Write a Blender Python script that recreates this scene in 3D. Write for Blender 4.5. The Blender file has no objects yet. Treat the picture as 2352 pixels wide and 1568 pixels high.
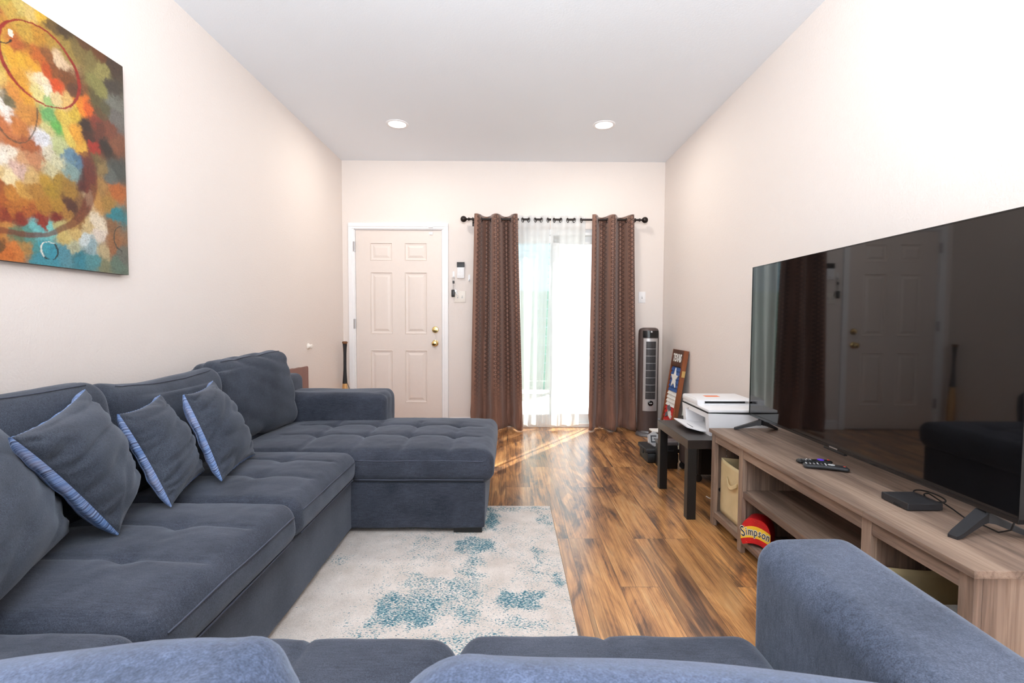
import bpy, bmesh, math, random
import numpy as np
from mathutils import Vector, Matrix, noise
random.seed(7)
S = bpy.context.scene
COL = S.collection
PI = math.pi

# ------------------------------------------------------------------ materials
def srgb(r, g, b):
    def f(c):
        c /= 255.0
        return c / 12.92 if c <= 0.04045 else ((c + 0.055) / 1.055) ** 2.4
    return (f(r), f(g), f(b), 1.0)

class NT:
    """small helper to wire node trees"""
    def __init__(s, name):
        s.m = bpy.data.materials.new(name); s.m.use_nodes = True
        s.t = s.m.node_tree; s.n = s.t.nodes; s.l = s.t.links
        s.b = s.n['Principled BSDF']; s.out = s.n['Material Output']
    def node(s, typ, **kw):
        n = s.n.new(typ)
        for k, v in kw.items():
            if k.startswith('i_'):
                key = k[2:]
                key = int(key) if key.isdigit() else key.replace('_', ' ')
                n.inputs[key].default_value = v
            else:
                setattr(n, k, v)
        return n
    def link(s, a, b): s.l.new(a, b)
    def coord(s, scale=(1, 1, 1), rot=(0, 0, 0), kind='Object'):
        tc = s.node('ShaderNodeTexCoord'); mp = s.node('ShaderNodeMapping')
        mp.inputs['Scale'].default_value = scale; mp.inputs['Rotation'].default_value = rot
        s.link(tc.outputs[kind], mp.inputs['Vector'])
        return mp.outputs['Vector']
    def noise(s, vec, scale, detail=4, rough=.55, dim='3D', w=None, dist=0):
        n = s.node('ShaderNodeTexNoise', noise_dimensions=dim)
        n.inputs['Scale'].default_value = scale; n.inputs['Detail'].default_value = detail
        n.inputs['Roughness'].default_value = rough; n.inputs['Distortion'].default_value = dist
        s.link(vec, n.inputs['Vector'])
        if w is not None: s.link(w, n.inputs['W'])
        return n.outputs['Fac']
    def ramp(s, fac, stops, interp='LINEAR'):
        r = s.node('ShaderNodeValToRGB'); cr = r.color_ramp; cr.interpolation = interp
        while len(cr.elements) < len(stops): cr.elements.new(.5)
        for e, (p, c) in zip(cr.elements, stops):
            e.position = p; e.color = c if len(c) == 4 else (*c, 1)
        s.link(fac, r.inputs['Fac'])
        return r.outputs['Color']
    def mix(s, a, b, fac, blend='MIX'):
        n = s.node('ShaderNodeMix', data_type='RGBA', blend_type=blend)
        for sock, v in ((n.inputs[6], a), (n.inputs[7], b), (n.inputs[0], fac)):
            if isinstance(v, (int, float, tuple)): sock.default_value = v
            else: s.link(v, sock)
        return n.outputs[2]
    def math(s, op, a, b=0.0, c=0.0):
        n = s.node('ShaderNodeMath', operation=op)
        for sock, v in zip(n.inputs, (a, b, c)):
            if isinstance(v, (int, float)): sock.default_value = v
            else: s.link(v, sock)
        return n.outputs[0]
    def bump(s, h, strength=.3, dist=.002):
        n = s.node('ShaderNodeBump'); n.inputs['Strength'].default_value = strength
        n.inputs['Distance'].default_value = dist
        s.link(h, n.inputs['Height']); s.link(n.outputs['Normal'], s.b.inputs['Normal'])
    def set(s, **kw):
        for k, v in kw.items():
            sock = s.b.inputs[k.replace('_', ' ')]
            if isinstance(v, (int, float, tuple)): sock.default_value = v
            else: s.link(v, sock)
        return s

def plain(name, col, rough=.5, metal=0, var=.06, nscale=30, **kw):
    """solid colour with slight procedural unevenness"""
    t = NT(name); v = t.coord()
    n = t.noise(v, nscale, 3)
    d = tuple(max(0, c * (1 - var)) for c in col[:3]) + (1,)
    u = tuple(min(1, c * (1 + var)) for c in col[:3]) + (1,)
    t.set(Base_Color=t.ramp(n, [(.3, d), (.7, u)]), Roughness=rough, Metallic=metal, **kw)
    return t.m

M = {}
def wallmat(name, col, bump=.25):
    t = NT(name); v = t.coord()
    n1 = t.noise(v, 1.3, 2)
    t.set(Base_Color=t.ramp(n1, [(.3, tuple(c * .985 for c in col[:3]) + (1,)), (.7, col)]), Roughness=.62)
    n = t.noise(v, 95, 4, .6)
    t.bump(t.ramp(n, [(.35, (0, 0, 0, 1)), (.62, (1, 1, 1, 1))]), bump, .0022)
    t.b.inputs['Specular IOR Level'].default_value = .3
    return t.m
M['wall'] = wallmat('painted wall', srgb(232, 223, 217))
M['ceil'] = wallmat('ceiling paint', srgb(236, 242, 249), .12)
M['door'] = plain('door paint', srgb(226, 215, 208), .4, var=.01)
M['white'] = plain('white gloss paint', srgb(240, 240, 242), .35, var=.01)
M['vinyl'] = plain('white vinyl', srgb(238, 240, 241), .4, var=.01)
M['plastic_white'] = plain('white plastic', srgb(240, 240, 242), .4, var=.01)
M['plastic_ivory'] = plain('ivory plastic', srgb(236, 229, 220), .4, var=.01)
M['plastic_grey'] = plain('light grey plastic', srgb(190, 192, 194), .4, var=.02)
M['black'] = plain('black plastic', srgb(13, 13, 14), .42, var=.1)
M['black_soft'] = plain('charcoal plastic', srgb(30, 30, 33), .5, var=.1)
M['black_gloss'] = plain('gloss black', srgb(10, 10, 12), .12, var=.05)
M['darkgap'] = plain('dark slot', srgb(14, 14, 15), .9)
M['brass'] = plain('polished brass', srgb(234, 204, 138), .18, 1, var=.03)
M['steel'] = plain('satin steel', srgb(190, 190, 192), .3, 1, var=.03)
M['bronze'] = plain('oil rubbed bronze', srgb(38, 30, 28), .35, .5, var=.15)
M['silver'] = plain('silver painted plastic', srgb(186, 184, 184), .32, .45, var=.03)
M['fan_brown'] = plain('bronze grey plastic', srgb(88, 76, 74), .38, .35, var=.05)
M['fan_grey'] = plain('grey base plastic', srgb(100, 98, 100), .35, .3, var=.05)
M['tray_brown'] = plain('brown tray laminate', srgb(132, 92, 82), .45, var=.06)
M['tray_edge'] = plain('dark tray edge', srgb(70, 42, 36), .5, var=.08)
M['purple'] = plain('purple rubber', srgb(88, 50, 190), .5)
M['red'] = plain('red rubber', srgb(205, 60, 45), .5)
M['button_white'] = plain('white button', srgb(225, 225, 228), .5)
M['paper'] = plain('paper', srgb(226, 224, 220), .8, var=.02)
M['orange'] = plain('orange sticker', srgb(236, 130, 84), .6)
M['frosted'] = plain('pale green plastic', srgb(206, 214, 206), .5, var=.03)
M['ink'] = plain('dark print', srgb(70, 74, 80), .7)
M['concrete'] = plain('patio concrete', srgb(196, 192, 186), .85, var=.08, nscale=6)
M['roof'] = plain('roof shingle', srgb(110, 108, 110), .9, var=.15)
M['fence'] = plain('weathered grey green boards', srgb(120, 150, 140), .8, var=.12, nscale=9)

# microfibre upholstery
def fabric(name, c0, c1, sheen=.5, streak=(9, 60, 60)):
    t = NT(name); v = t.coord(); vs = t.coord(streak)
    big = t.noise(v, 4.5, 4, .6); fine = t.noise(vs, 3.2, 5, .7); grain = t.noise(v, 420, 2, .6)
    f = t.math('ADD', t.math('MULTIPLY', big, .55), t.math('MULTIPLY', fine, .45))
    c = t.ramp(f, [(.34, c0), (.66, c1)])
    c = t.mix(c, t.ramp(grain, [(.3, (.5, .5, .5)), (.7, (1.5, 1.5, 1.5))]), .8, 'MULTIPLY')
    t.set(Base_Color=c, Roughness=.88, Sheen_Weight=sheen, Sheen_Roughness=.45, Sheen_Tint=(.8, .87, 1, 1))
    t.b.inputs['Specular IOR Level'].default_value = .15
    t.bump(t.math('ADD', t.math('MULTIPLY', grain, .6), t.math('MULTIPLY', fine, .8)), .35, .0015)
    return t.m
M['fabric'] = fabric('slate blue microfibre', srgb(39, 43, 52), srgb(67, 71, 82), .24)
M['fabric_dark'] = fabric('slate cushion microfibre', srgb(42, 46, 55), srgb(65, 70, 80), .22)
M['fabric_lit'] = fabric('slate blue microfibre lit', srgb(46, 54, 70), srgb(88, 99, 123), .3, (34, 34, 12))  # sofa fabric again, lighter and bluer: light on near cushions put into colour
M['fabric_arm'] = fabric('slate blue microfibre arm', srgb(44, 50, 62), srgb(80, 87, 103), .26, (34, 34, 12))  # lighter sofa fabric for the near arm, its lighting painted into the tone
M['piping'] = plain('piping fabric', srgb(66, 70, 84), .85, var=.1)

# ruched denim trim, uses UV: u along the edge
def denim():
    t = NT('ruched denim trim'); v = t.coord((1, 1, 1), kind='UV')
    a = t.noise(t.coord((190, 3, 1), kind='UV'), 1.0, 3, .6)
    b = t.noise(t.coord((7, 1, 1), kind='UV'), 1.0, 2)
    c = t.noise(t.coord((30, 30, 1), kind='UV'), 1.0, 4)
    col = t.ramp(a, [(.40, srgb(26, 36, 64)), (.5, srgb(84, 116, 164)), (.66, srgb(158, 176, 204))])
    col = t.mix(col, t.ramp(c, [(.3, srgb(88, 130, 190)), (.7, srgb(190, 180, 192))]), t.ramp(b, [(.35, (.02, .02, .02)), (.65, (.4, .4, .4))]))
    t.set(Base_Color=col, Roughness=.85); t.bump(a, .9, .004)
    return t.m
M['denim'] = denim()

# wood plank floor, boards run along y
def floormat():
    t = NT('rustic plank floor'); tc = t.node('ShaderNodeTexCoord')
    sep = t.node('ShaderNodeSeparateXYZ'); t.link(tc.outputs['Object'], sep.inputs[0])
    cmb = t.node('ShaderNodeCombineXYZ')
    t.link(sep.outputs['Y'], cmb.inputs['X']); t.link(t.math('ADD', sep.outputs['X'], .02), cmb.inputs['Y'])
    br = t.node('ShaderNodeTexBrick', offset=.37, offset_frequency=3, squash=1)
    t.link(cmb.outputs[0], br.inputs['Vector'])
    for k, v in (('Color1', (0, 0, 0, 1)), ('Color2', (1, 1, 1, 1)), ('Mortar', (.5, .5, .5, 1)), ('Scale', 1), ('Mortar Size', .0011),
                 ('Mortar Smooth', .2), ('Bias', 0), ('Brick Width', 1.21), ('Row Height', .163)):
        br.inputs[k].default_value = v
    rnd = t.math('MULTIPLY', br.outputs['Color'], 23.0)
    def sv(sx, sy):
        c = t.node('ShaderNodeCombineXYZ')
        t.link(t.math('MULTIPLY', sep.outputs['X'], sx), c.inputs['X']); t.link(t.math('MULTIPLY', sep.outputs['Y'], sy), c.inputs['Y'])
        return c.outputs[0]
    big = t.noise(sv(8, 1.9), 1, 6, .64, '4D', rnd, .9)
    grain = t.noise(sv(75, 1.7), 1, 6, .72, '4D', rnd, .15)
    fine = t.noise(sv(240, 4), 1, 3, .65, '4D', rnd, .1)
    # cathedral figure: bands of a distorted field
    fig = t.noise(sv(6.0, .5), 1, 2, .5, '4D', rnd, .25)
    bands = t.math('SINE', t.math('MULTIPLY', fig, 85))
    bandm = t.ramp(bands, [(0, (1, 1, 1)), (.35, (.0, .0, .0))])
    f = t.math('ADD', t.math('MULTIPLY', big, .68), t.math('MULTIPLY', grain, .32))
    col = t.ramp(f, [(.35, srgb(52, 36, 28)), (.42, srgb(112, 78, 52)), (.475, srgb(178, 126, 76)), (.55, srgb(214, 160, 100)), (.66, srgb(232, 190, 134))])
    grey = t.noise(sv(3.2, 1.1), 1, 4, .6, '4D', t.math('ADD', rnd, 7.0), .5)
    col = t.mix(col, t.mix(col, (.62, .62, .66, 1), .75, 'MULTIPLY'), t.ramp(grey, [(.46, (0, 0, 0)), (.6, (1, 1, 1))]))
    col = t.mix(col, srgb(70, 44, 30), t.math('MULTIPLY', t.math('MULTIPLY', bandm, .5), t.ramp(t.noise(sv(4, .9), 1, 2, .5, '4D', t.math('ADD', rnd, 3.0)), [(.48, (0, 0, 0)), (.6, (1, 1, 1))])))
    kn = t.node('ShaderNodeTexVoronoi'); t.link(sv(4.2, 1.5), kn.inputs['Vector']); kn.inputs['Scale'].default_value = 1
    kd = t.math('ADD', kn.outputs['Distance'], t.math('MULTIPLY', t.math('SUBTRACT', grain, .5), .12))
    col = t.mix(srgb(58, 36, 24), col, t.ramp(kd, [(.03, (0, 0, 0)), (.07, (.6, .6, .6)), (.13, (1, 1, 1))]))
    col = t.mix(col, t.ramp(fine, [(.32, srgb(92, 62, 44)), (.5, (1, 1, 1, 1))]), .6, 'MULTIPLY')
    tint = t.ramp(br.outputs['Color'], [(0, (.82, .74, .70)), (.3, (1.08, .98, .86)), (.6, (.94, .88, .84)), (1, (1.14, 1.05, .96))])
    col = t.mix(col, tint, 1.0, 'MULTIPLY')
    col = t.mix(col, srgb(48, 30, 20), t.math('MULTIPLY', br.outputs['Fac'], .8))
    t.set(Base_Color=col, Roughness=t.ramp(grain, [(.3, (.46, .46, .46)), (.7, (.3, .3, .3))]))
    t.set(Coat_Weight=1.0, Coat_Roughness=.2, Coat_IOR=1.5)
    h = t.math('SUBTRACT', t.math('ADD', t.math('MULTIPLY', grain, .5), t.math('MULTIPLY', fine, .4)), t.math('MULTIPLY', br.outputs['Fac'], 1.5))
    t.bump(h, .35, .0018)
    return t.m
M['floor'] = floormat()

# grey-brown wood laminate; direction = axis along which the grain runs
def woodmat(name, axis):
    t = NT(name)
    sc = {'y': (26, 1.6, 26), 'z': (26, 26, 1.6), 'x': (1.6, 26, 26)}[axis]
    a = t.noise(t.coord(sc), 1, 6, .65, dist=.8); b = t.noise(t.coord(tuple(k * .22 for k in sc)), 1, 3, .5, dist=.5)
    c = t.noise(t.coord(tuple(k * 5 if k > 5 else k * 2 for k in sc)), 1, 3)
    f = t.math('ADD', t.math('MULTIPLY', a, .5), t.math('MULTIPLY', b, .5))
    col = t.ramp(f, [(.36, srgb(72, 58, 50)), (.45, srgb(108, 89, 77)), (.54, srgb(138, 116, 101)), (.66, srgb(168, 145, 127))])
    col = t.mix(col, t.ramp(c, [(.36, (.62, .55, .5)), (.5, (1, 1, 1))]), .55, 'MULTIPLY')
    t.set(Base_Color=col, Roughness=.5); t.bump(a, .2, .001)
    return t.m
M['wood_y'] = woodmat('driftwood laminate long', 'y')
M['wood_z'] = woodmat('driftwood laminate upright', 'z')
M['wood_x'] = woodmat('driftwood laminate cross', 'x')

def simplewood(name, dark, light, axis='z'):
    t = NT(name); sc = {'z': (30, 30, 2), 'y': (30, 2, 30)}[axis]
    a = t.noise(t.coord(sc), 1, 5, .6, dist=.6)
    t.set(Base_Color=t.ramp(a, [(.3, dark), (.7, light)]), Roughness=.45)
    return t.m
M['sign_wood'] = simplewood('stained sign wood', srgb(104, 52, 26), srgb(150, 84, 44))
M['sign_dark'] = simplewood('dark stained board', srgb(74, 46, 34), srgb(98, 64, 48))
M['bat_wood'] = simplewood('ash bat wood', srgb(196, 142, 82), srgb(228, 184, 124))
M['bat_knob'] = simplewood('bat knob wood', srgb(96, 62, 38), srgb(140, 98, 62))

def painted(name, col):
    t = NT(name); n = t.noise(t.coord((8, 60, 60)), 1, 4)
    t.set(Base_Color=t.ramp(n, [(.3, tuple(c * .8 for c in col[:3]) + (1,)), (.6, col)]), Roughness=.6)
    return t.m
M['p_blue'] = painted('blue painted slat', srgb(52, 88, 150)); M['p_red'] = painted('red painted slat', srgb(196, 44, 42))
M['p_white'] = painted('white painted slat', srgb(238, 238, 234)); M['p_grey'] = painted('grey paint', srgb(104, 102, 112))

# brown curtain with woven trellis, uses UV in metres
def curtainmat():
    t = NT('brown trellis curtain'); tc = t.node('ShaderNodeTexCoord'); sep = t.node('ShaderNodeSeparateXYZ')
    t.link(tc.outputs['UV'], sep.inputs[0])
    u, v = sep.outputs['X'], sep.outputs['Y']
    ph = t.math('SINE', t.math('MULTIPLY', v, 2 * PI / .088))
    def line(sign, wid):
        a = t.math('ADD', t.math('MULTIPLY', u, 1 / .17), t.math('MULTIPLY', ph, .26 if sign == 1 else -.26 if sign == -1 else .12 * (1 if sign > 0 else -1)))
        d = t.math('ABSOLUTE', t.math('SUBTRACT', t.math('FRACT', a), .5))
        return t.math('LESS_THAN', d, wid)
    m = t.math('MAXIMUM', t.math('MAXIMUM', line(1, .05), line(-1, .05)), t.math('MAXIMUM', line(2.6, .035), line(-2.6, .035)))
    # fades out to plain satin near the floor
    fade = t.ramp(v, [(.22, (0, 0, 0)), (.55, (1, 1, 1))])
    m = t.math('MULTIPLY', m, fade)
    n = t.noise(t.coord((60, 60, 4)), 1, 4)
    base = t.ramp(n, [(.3, srgb(108, 77, 64)), (.7, srgb(138, 102, 86))])
    col = t.mix(base, srgb(62, 40, 34), t.math('MULTIPLY', m, .85))
    t.set(Base_Color=col, Roughness=.5, Sheen_Weight=.25)
    t.b.inputs['Specular IOR Level'].default_value = .35
    t.bump(m, .25, .001)
    return t.m
M['curtain'] = curtainmat()

def sheermat():
    t = NT('white sheer voile'); v = t.coord((700, 700, 700)); n = t.noise(v, 1, 2)
    tr = t.node('ShaderNodeBsdfTransparent'); tl = t.node('ShaderNodeBsdfTranslucent'); df = t.node('ShaderNodeBsdfDiffuse')
    tr.inputs['Color'].default_value = (1, 1, 1, 1); tl.inputs['Color'].default_value = (.93, .95, .96, 1); df.inputs['Color'].default_value = (.93, .94, .95, 1)
    m1 = t.node('ShaderNodeMixShader'); m1.inputs[0].default_value = .45
    t.link(tl.outputs[0], m1.inputs[1]); t.link(df.outputs[0], m1.inputs[2])
    m2 = t.node('ShaderNodeMixShader'); t.link(t.math('ADD', t.math('MULTIPLY', n, .1), .6), m2.inputs[0])
    t.link(tr.outputs[0], m2.inputs[1]); t.link(m1.outputs[0], m2.inputs[2])
    t.link(m2.outputs[0], t.out.inputs['Surface'])
    return t.m
M['sheer'] = sheermat()
M['sheer_hem'] = plain('white voile header', srgb(240, 240, 242), .8, var=.01, Transmission_Weight=0)

def glassmat():
    t = NT('window glass')
    g = t.node('ShaderNodeBsdfGlossy'); g.inputs['Roughness'].default_value = .02
    tr = t.node('ShaderNodeBsdfTransparent'); tr.inputs['Color'].default_value = (.93, .96, .96, 1)
    fr = t.node('ShaderNodeFresnel'); fr.inputs['IOR'].default_value = 1.45
    mx = t.node('ShaderNodeMixShader'); t.link(t.math('MULTIPLY', fr.outputs[0], .6), mx.inputs[0])
    t.link(tr.outputs[0], mx.inputs[1]); t.link(g.outputs[0], mx.inputs[2]); t.link(mx.outputs[0], t.out.inputs['Surface'])
    return t.m
M['glass'] = glassmat()

def emis(name, col, st):
    t = NT(name); t.set(Base_Color=(.9, .9, .9, 1), Emission_Color=col, Emission_Strength=st); return t.m
M['lamp'] = emis('lit diffuser', (1, .95, .88, 1), 6)

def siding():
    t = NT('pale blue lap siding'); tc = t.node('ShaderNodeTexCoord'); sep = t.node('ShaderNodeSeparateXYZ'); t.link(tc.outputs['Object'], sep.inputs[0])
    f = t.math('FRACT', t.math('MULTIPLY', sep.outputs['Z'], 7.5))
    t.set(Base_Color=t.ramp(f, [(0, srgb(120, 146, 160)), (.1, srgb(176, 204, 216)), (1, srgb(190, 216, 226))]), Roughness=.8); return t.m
M['siding'] = siding()

def rugmat():
    t = NT('distressed block rug'); at = t.node('ShaderNodeVertexColor', layer_name='fleck_map')
    v = t.coord((1, 1, 1)); vs = t.coord((1.0, 1.9, 1), (0, 0, .35))
    n1 = t.noise(vs, 95, 3, .6); n2 = t.noise(v, 14, 3, .6); n3 = t.noise(v, 260, 2, .6); n4 = t.noise(t.coord((1, 1.6, 1), (0, 0, -.5)), 130, 2, .5)
    d = t.math('ADD', at.outputs['Color'], t.math('MULTIPLY', t.math('SUBTRACT', n2, .5), .75))
    thr = t.math('SUBTRACT', .672, t.math('MULTIPLY', d, .265))
    fl = t.math('GREATER_THAN', t.math('ADD', t.math('MULTIPLY', n1, .6), t.math('MULTIPLY', n4, .4)), thr)
    thr2 = t.math('SUBTRACT', .74, t.math('MULTIPLY', d, .265))
    fl2 = t.math('GREATER_THAN', n1, thr2)
    cream = t.ramp(t.noise(v, 9, 4), [(.3, srgb(212, 202, 193)), (.7, srgb(234, 226, 219))])
    cream = t.mix(cream, t.ramp(n3, [(.3, (.78, .76, .75)), (.7, (1.08, 1.08, 1.08))]), .8, 'MULTIPLY')
    col = t.mix(cream, t.ramp(n4, [(.35, srgb(98, 138, 146)), (.65, srgb(138, 168, 172))]), fl)
    col = t.mix(col, srgb(62, 104, 120), fl2)
    sp = t.math('GREATER_THAN', t.noise(t.coord((1, 1.4, 1)), 48, 2, .5), .755)
    col = t.mix(col, srgb(88, 96, 96), t.math('MULTIPLY', sp, .8))
    t.set(Base_Color=col, Roughness=.95); t.b.inputs['Specular IOR Level'].default_value = .1
    t.bump(n3, .6, .003)
    return t.m
M['rug'] = rugmat()
M['rug_edge'] = plain('rug binding', srgb(150, 120, 92), .9)

def paintmat():
    t = NT('abstract canvas paint'); at = t.node('ShaderNodeVertexColor', layer_name='paint'); v = t.coord()
    n = t.noise(v, 26, 7, .7, dist=1.2); n2 = t.noise(v, 120, 4, .7)
    c = t.mix(at.outputs['Color'], t.ramp(n, [(.3, (.66, .62, .58)), (.48, (1.02, 1.02, 1.02)), (.7, (1.3, 1.28, 1.22))]), .75, 'MULTIPLY')
    c = t.mix(c, t.ramp(n2, [(.3, (.7, .68, .66)), (.7, (1.25, 1.25, 1.25))]), .8, 'MULTIPLY')
    n3 = t.noise(t.coord((1, 1, 2.2), (.6, 0, 0)), 42, 8, .75, dist=2.0)
    c = t.mix(c, t.mix(c, (.34, .24, .17, 1), .8, 'MULTIPLY'), t.ramp(n3, [(.56, (0, 0, 0)), (.66, (1, 1, 1))]))
    t.set(Base_Color=c, Roughness=.42); t.bump(n, .25, .002); return t.m
M['paint'] = paintmat()
M['canvas_edge'] = plain('painted canvas edge', srgb(66, 50, 40), .6, var=.25, nscale=20)

def binmat():
    t = NT('beige nonwoven fabric'); n = t.noise(t.coord(), 7, 3); g = t.noise(t.coord(), 300, 2)
    t.set(Base_Color=t.ramp(n, [(.3, srgb(206, 186, 140)), (.7, srgb(226, 206, 162))]), Roughness=.9); t.bump(g, .2, .001); return t.m
M['bin'] = binmat()

def tvmat():
    t = NT('tv panel glass'); n = t.noise(t.coord(), 3, 2)
    t.set(Base_Color=t.ramp(n, [(.3, (.0035, .0033, .0036, 1)), (.7, (.0045, .004, .0042, 1))]), Roughness=.035, IOR=1.58); return t.m
M['tv'] = tvmat()
def glitterred():
    t = NT('red glitter paint'); n = t.noise(t.coord(), 260, 1); b = t.noise(t.coord(), 20, 3)
    c = t.ramp(b, [(.3, srgb(168, 16, 22)), (.7, srgb(206, 24, 30))])
    t.set(Base_Color=t.mix(c, srgb(240, 150, 120), t.math('GREATER_THAN', n, .72)), Roughness=.35); return t.m
M['glitter'] = glitterred()
M['yellow'] = plain('yellow paint', srgb(246, 200, 56), .4, var=.05)
M['darkred'] = plain('dark red side', srgb(150, 12, 20), .4, var=.1)

# ------------------------------------------------------------------ geometry helpers
def link(name, me, mat, parent=None, smooth=False, angle=None):
    o = bpy.data.objects.new(name, me); COL.objects.link(o)
    if mat is not None: me.materials.append(mat)
    if smooth:
        for p in me.polygons: p.use_smooth = True
        if angle is not None: me.set_sharp_from_angle(angle=math.radians(angle))
    if parent is not None:
        o.parent = parent; o.matrix_parent_inverse = WM[parent.name].inverted()
        WM[o.name] = Matrix.Identity(4)
    else: WM[o.name] = Matrix.Identity(4)
    return o
WM = {}
def obj(name, bm, mat, parent=None, smooth=False, angle=None):
    bmesh.ops.recalc_face_normals(bm, faces=bm.faces)
    me = bpy.data.meshes.new(name); bm.to_mesh(me); bm.free()
    return link(name, me, mat, parent, smooth, angle)
def root(name, loc, label, cat, group=None, kind=None):
    o = bpy.data.objects.new(name, None); COL.objects.link(o); o.location = loc; o.empty_display_size = .05
    WM[o.name] = Matrix.Translation(Vector(loc))
    tag(o, label, cat, group, kind); return o
def tag(o, label=None, cat=None, group=None, kind=None):
    if label: o['label'] = label
    if cat: o['category'] = cat
    if group: o['group'] = group
    if kind: o['kind'] = kind
    return o
def structure(o, label=None):
    o['kind'] = 'structure'
    if label: o['label'] = label
    return o

def box(bm, x0, x1, y0, y1, z0, z1, bev=0, seg=2, mtx=None):
    r = bmesh.ops.create_cube(bm, size=1)
    vs = r['verts']
    for v in vs:
        v.co = Vector(((x0 + x1) / 2 + v.co.x * (x1 - x0), (y0 + y1) / 2 + v.co.y * (y1 - y0), (z0 + z1) / 2 + v.co.z * (z1 - z0)))
    if bev:
        es = list({e for v in vs for e in v.link_edges})
        r = bmesh.ops.bevel(bm, geom=es, offset=bev, segments=seg, affect='EDGES', profile=.5)
        vs = list({v for f in r['faces'] for v in f.verts} | {v for v in vs if v.is_valid})
    if mtx is not None:
        for v in vs: v.co = mtx @ v.co
    return vs
def BX(*a, **k):
    bm = bmesh.new(); box(bm, *a, **k); return bm
def boxes(lst, bev=0):
    bm = bmesh.new()
    for b in lst: box(bm, *b, bev=bev)
    return bm
def tube(bm, pts, r, n=10, closed=False, caps=True):
    pts = [Vector(p) for p in pts]; m = len(pts); rings = []
    rad = r if isinstance(r, (list, tuple)) else [r] * m
    prev = None
    for i, p in enumerate(pts):
        if closed: t = pts[(i + 1) % m] - pts[i - 1]
        else: t = pts[min(i + 1, m - 1)] - pts[max(i - 1, 0)]
        t.normalize()
        if prev is None:
            a = Vector((0, 0, 1)) if abs(t.z) < .9 else Vector((1, 0, 0))
            nrm = (a - t * a.dot(t)).normalized()
        else:
            nrm = prev - t * prev.dot(t)
            nrm = nrm.normalized() if nrm.length > 1e-6 else prev
        prev = nrm; bi = t.cross(nrm)
        rings.append([bm.verts.new(p + (nrm * math.cos(k * 2 * PI / n) + bi * math.sin(k * 2 * PI / n)) * rad[i]) for k in range(n)])
    for i in range(m if closed else m - 1):
        a, b = rings[i], rings[(i + 1) % m]
        for k in range(n): bm.faces.new((a[k], a[(k + 1) % n], b[(k + 1) % n], b[k]))
    if caps and not closed:
        bm.faces.new(rings[0][::-1]); bm.faces.new(rings[-1])
def TB(pts, r, **k):
    bm = bmesh.new(); tube(bm, pts, r, **k); return bm
def lathe(bm, prof, o, axis='z', n=32, mtx=None):
    """prof: (radius, height) pairs along axis from origin o"""
    rings = []
    for r, h in prof:
        ring = []
        for k in range(n):
            c, s = math.cos(2 * PI * k / n) * r, math.sin(2 * PI * k / n) * r
            p = {'z': (c, s, h), 'y': (c, h, s), 'x': (h, c, s)}[axis]
            p = Vector(p)
            if mtx is not None: p = mtx @ p
            ring.append(bm.verts.new(p + Vector(o)))
        rings.append(ring)
    for a, b in zip(rings, rings[1:]):
        for k in range(n): bm.faces.new((a[k], a[(k + 1) % n], b[(k + 1) % n], b[k]))
    bm.faces.new(rings[0][::-1]); bm.faces.new(rings[-1])
def LT(prof, o, **k):
    bm = bmesh.new(); lathe(bm, prof, o, **k); return bm
def prism(bm, poly, f0, f1):
    """poly: list of 2-D points; f0, f1 map a 2-D point to 3-D for the two caps"""
    a = [bm.verts.new(f0(*p)) for p in poly]; b = [bm.verts.new(f1(*p)) for p in poly]
    n = len(poly)
    bm.faces.new(a[::-1]); bm.faces.new(b)
    for i in range(n): bm.faces.new((a[i], a[(i + 1) % n], b[(i + 1) % n], b[i]))
def quadgrid(bm, rows, uvs=None):
    vs = [[bm.verts.new(p) for p in r] for r in rows]
    lay = bm.loops.layers.uv.verify() if uvs else None
    for i in range(len(rows) - 1):
        for j in range(len(rows[0]) - 1):
            f = bm.faces.new((vs[i][j], vs[i][j + 1], vs[i + 1][j + 1], vs[i + 1][j]))
            if uvs:
                for lp, (a, b) in zip(f.loops, ((i, j), (i, j + 1), (i + 1, j + 1), (i + 1, j))): lp[lay].uv = uvs[a][b]
    return vs
def sm(a, b, x):
    t = max(0., min(1., (x - a) / (b - a))); return t * t * (3 - 2 * t)
def nz(x, y, z): return noise.noise(Vector((x, y, z)))

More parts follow.
